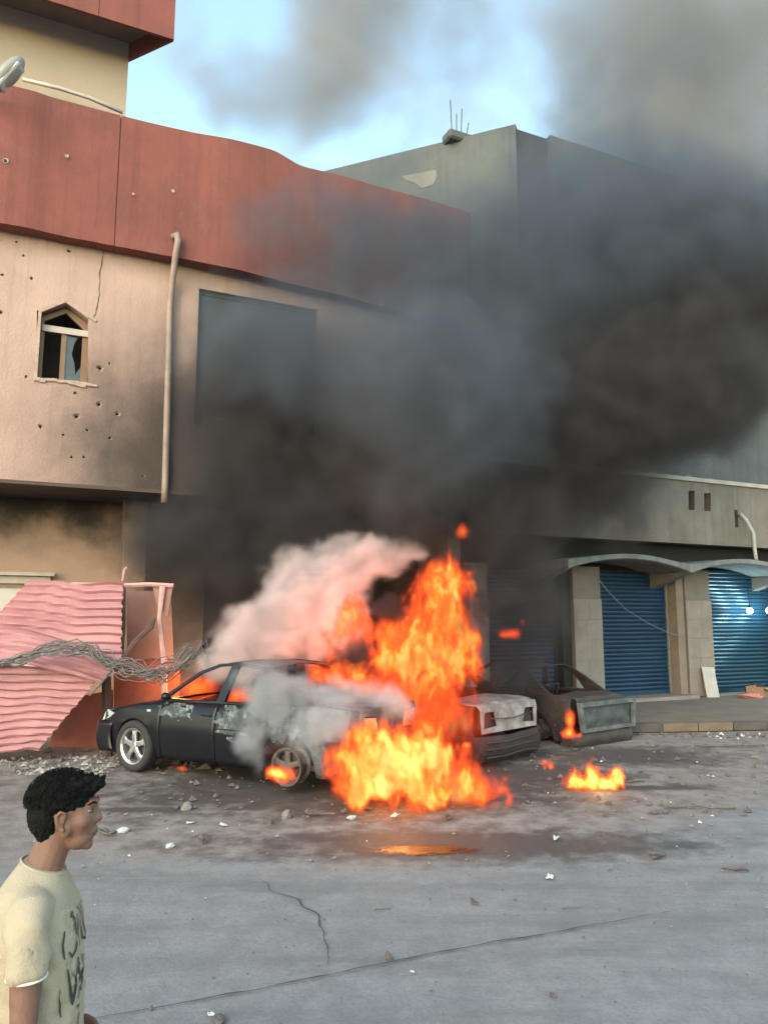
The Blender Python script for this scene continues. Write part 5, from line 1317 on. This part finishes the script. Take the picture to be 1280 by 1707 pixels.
o = fog('flame_soot', [puff(*a) for a in ((590, 1088, 9.8, 55, 40, 1.1), (655, 1018, 9.9, 60, 38, 1.1), (700, 1130, 9.6, 40, 26, .7), (770, 1060, 9.8, 30, 60, .7), (800, 1010, 10.0, 46, 90, .8), (820, 1130, 10.4, 60, 60, .6))],
    0.04, smoke_mat('black_flame_smoke', (0.07, 0.055, 0.055), 6.0), warp=(0.35, 2.2, 5), detail=(3.5, .6, 6), edge=(.25, .9), seed=15.0)
tag(o, 'black sooty wisps curling through the tall flames', kind='stuff')

def fire(name, label, puffs, voxel=.026, warp=(.42, 3.2, 6), detail=(6.0, 2.2, 7), edge=(.28, 1.6), seed=0., sig=16., gain=.93, stretch=(1, 1, .55), hot=0.):
    o = fog(name, [puff(*a) for a in puffs], voxel, fire_mat(name + '_glow', sig, gain, hot), warp, detail, edge, stretch, seed=seed)
    return tag(o, label, 'fire')
fire('tall_flames', 'tall column of orange flame rising between the black and white cars', (
    (735, 985, 10.4, 74, 84, 1.1), (752, 955, 10.4, 50, 54, .7), (715, 1070, 10.3, 110, 100, 1.1), (760, 1060, 10.4, 45, 110, .6), (660, 1090, 10.2, 80, 60, .8), (700, 1150, 10.1, 100, 90, .9), (735, 1195, 9.6, 75, 60, 1.0), (690, 1200, 9.3, 50, 40, .7), (588, 1022, 9.9, 52, 42, 1.25), (540, 1130, 9.8, 60, 32, 1.0), (600, 1140, 9.8, 80, 40, .9), (560, 1075, 10.0, 60, 60, .6), (770, 1130, 10.3, 50, 110, .5), (620, 1050, 10.2, 60, 50, .5)), seed=2., hot=.09)
fire('ground_flames', 'broad sheet of yellow flame licking over the ground behind the black car', (
    (600, 1288, 8.3, 100, 55, 1.4), (675, 1285, 8.25, 100, 70, 1.4), (720, 1255, 8.4, 36, 80, 1.2), (760, 1275, 8.6, 70, 70, .8), (690, 1235, 8.4, 80, 44, .9), (610, 1215, 8.3, 60, 34, .8), (640, 1250, 8.3, 90, 50, .9), (790, 1315, 8.5, 110, 30, .7), (600, 1320, 8.3, 110, 22, .7), (700, 1325, 8.3, 120, 22, .8)), seed=4., voxel=.024, hot=.18, gain=1.15)
fire('small_fire', 'small bright fire burning alone on the road near the kerb', (
    (960, 1308, 9.25, 36, 26, 1.2), (1005, 1310, 9.2, 42, 30, 1.3), (988, 1285, 9.2, 24, 34, 1.0), (1025, 1300, 9.2, 22, 28, 1.0), (915, 1275, 9.6, 14, 14, .9)), seed=6., voxel=.022, hot=.22, warp=(.2, 6, 5), detail=(9, 2.0, 6), edge=(.3, 1.4), gain=1.5, sig=26)
fire('wheel_fire', 'rounded yellow flame at the rear wheel of the black car', ((476, 1292, 8.4, 34, 24, 1.3), (455, 1290, 8.4, 22, 20, .8)), seed=7., voxel=.02, warp=(.1, 5, 4), detail=(7, .5, 4), hot=.15, sig=18, gain=1.6)
fire('floating_flame', 'small detached tongue of flame high in the smoke', ((776, 886, 10.4, 22, 22, 1.1),), seed=7.5, voxel=.025, warp=(.15, 4, 4), detail=(6, .6, 4), sig=14)
fire('floating_flame', 'thin red flame drifting beside the dark shutter', ((848, 1056, 10.6, 36, 13, 1.1), (872, 1040, 10.6, 12, 16, .8)), seed=9.5, voxel=.025, warp=(.12, 4, 4), detail=(6, .5, 4), sig=12)
fire('tail_fire', 'narrow flame inside the torn rear corner of the blackened car', ((950, 1200, 11.7, 15, 34, 1.2), (947, 1224, 11.7, 22, 15, 1.2), (966, 1226, 11.7, 12, 8, .9)), seed=10., voxel=.025, warp=(.08, 5, 4), detail=(6, .4, 4), hot=.15, sig=18, gain=1.8)
fire('cabin_fire', 'orange flames filling the cabin behind the window of the black car', ((335, 1150, 11.4, 60, 32, .8), (400, 1160, 11.0, 50, 30, .8)), seed=11., warp=(.2, 3, 4), detail=(3, .4, 4), edge=(.15, 1.0), sig=7)
fire('kiosk_fire', 'flame glowing behind the windscreen pillar beside the firelit red kiosk panel', ((290, 1135, 11.6, 26, 26, 1.1),), seed=12., voxel=.03, warp=(.1, 4, 4), detail=(5, .5, 4), sig=10)
fire('lamp_fire', 'pale yellow flame in the tail lamp of the white burnt car', ((776, 1244, 9.9, 16, 11, 1.4),), seed=13., voxel=.02, warp=(.05, 5, 3), detail=(6, .3, 3), sig=25, hot=.2, gain=1.7)
fire('sill_fire', 'tiny flame under the sill of the black car', ((303, 1282, 9.6, 15, 7, 1.3), (285, 1280, 9.7, 12, 5, .8)), seed=14., voxel=.018, warp=(.05, 6, 3), detail=(8, .4, 3), sig=25)
fire('flame_haze', 'red-orange glowing haze wrapped round the tall and ground flames', (
    (720, 1080, 10.45, 105, 170, 1.0), (690, 1280, 8.75, 165, 75, 1.1), (760, 1200, 9.6, 90, 110, .9), (640, 1150, 10.2, 110, 60, .6), (770, 1310, 8.7, 120, 45, .9)), seed=16., voxel=.06, sig=1.5, gain=.95, detail=(1.6, .8, 5), edge=(.15, 1.2), hot=-.3)
def glow(name, loc, e, r=.35, col=(1, .36, .10)):
    l = bpy.data.lights.new(name, 'POINT'); l.energy = e; l.shadow_soft_size = r; l.color = col
    o = bpy.data.objects.new(name, l); C.objects.link(o); o.location = loc
glow('flame_light', P(700, 1080, 10.3), 70, .35, (1, .26, .09)); glow('flame_light', P(660, 1270, 8.35), 170, .35, (1, .27, .07)); glow('flame_light', P(610, 1060, 10.2), 60, .35, (1, .22, .12)); glow('flame_light', P(995, 1300, 9.2), 6, .12, (1, .5, .2)); glow('flame_light', P(300, 1135, 11.6), 18, .2)

GROUPS = {'metal sheet': 'collapsed pink corrugated sheets', 'car': 'cars burnt out in a row', 'stone': 'stones and lumps scattered on the road', 'paper': 'pale scraps scattered on the road', 'scrap': 'dark scraps scattered on the road',
          'plank': 'charred laths on the road', 'crack': 'cracks in the asphalt'}
for o in list(C.objects):
    if o.parent is None and o.get('category') in GROUPS: o['group'] = GROUPS[o['category']]
    if o.name.startswith('shop_lamp'): o['group'] = 'lit bulbs before the last shutter'
    if o.name.startswith('floating_flame'): o['group'] = 'detached tongues of flame'
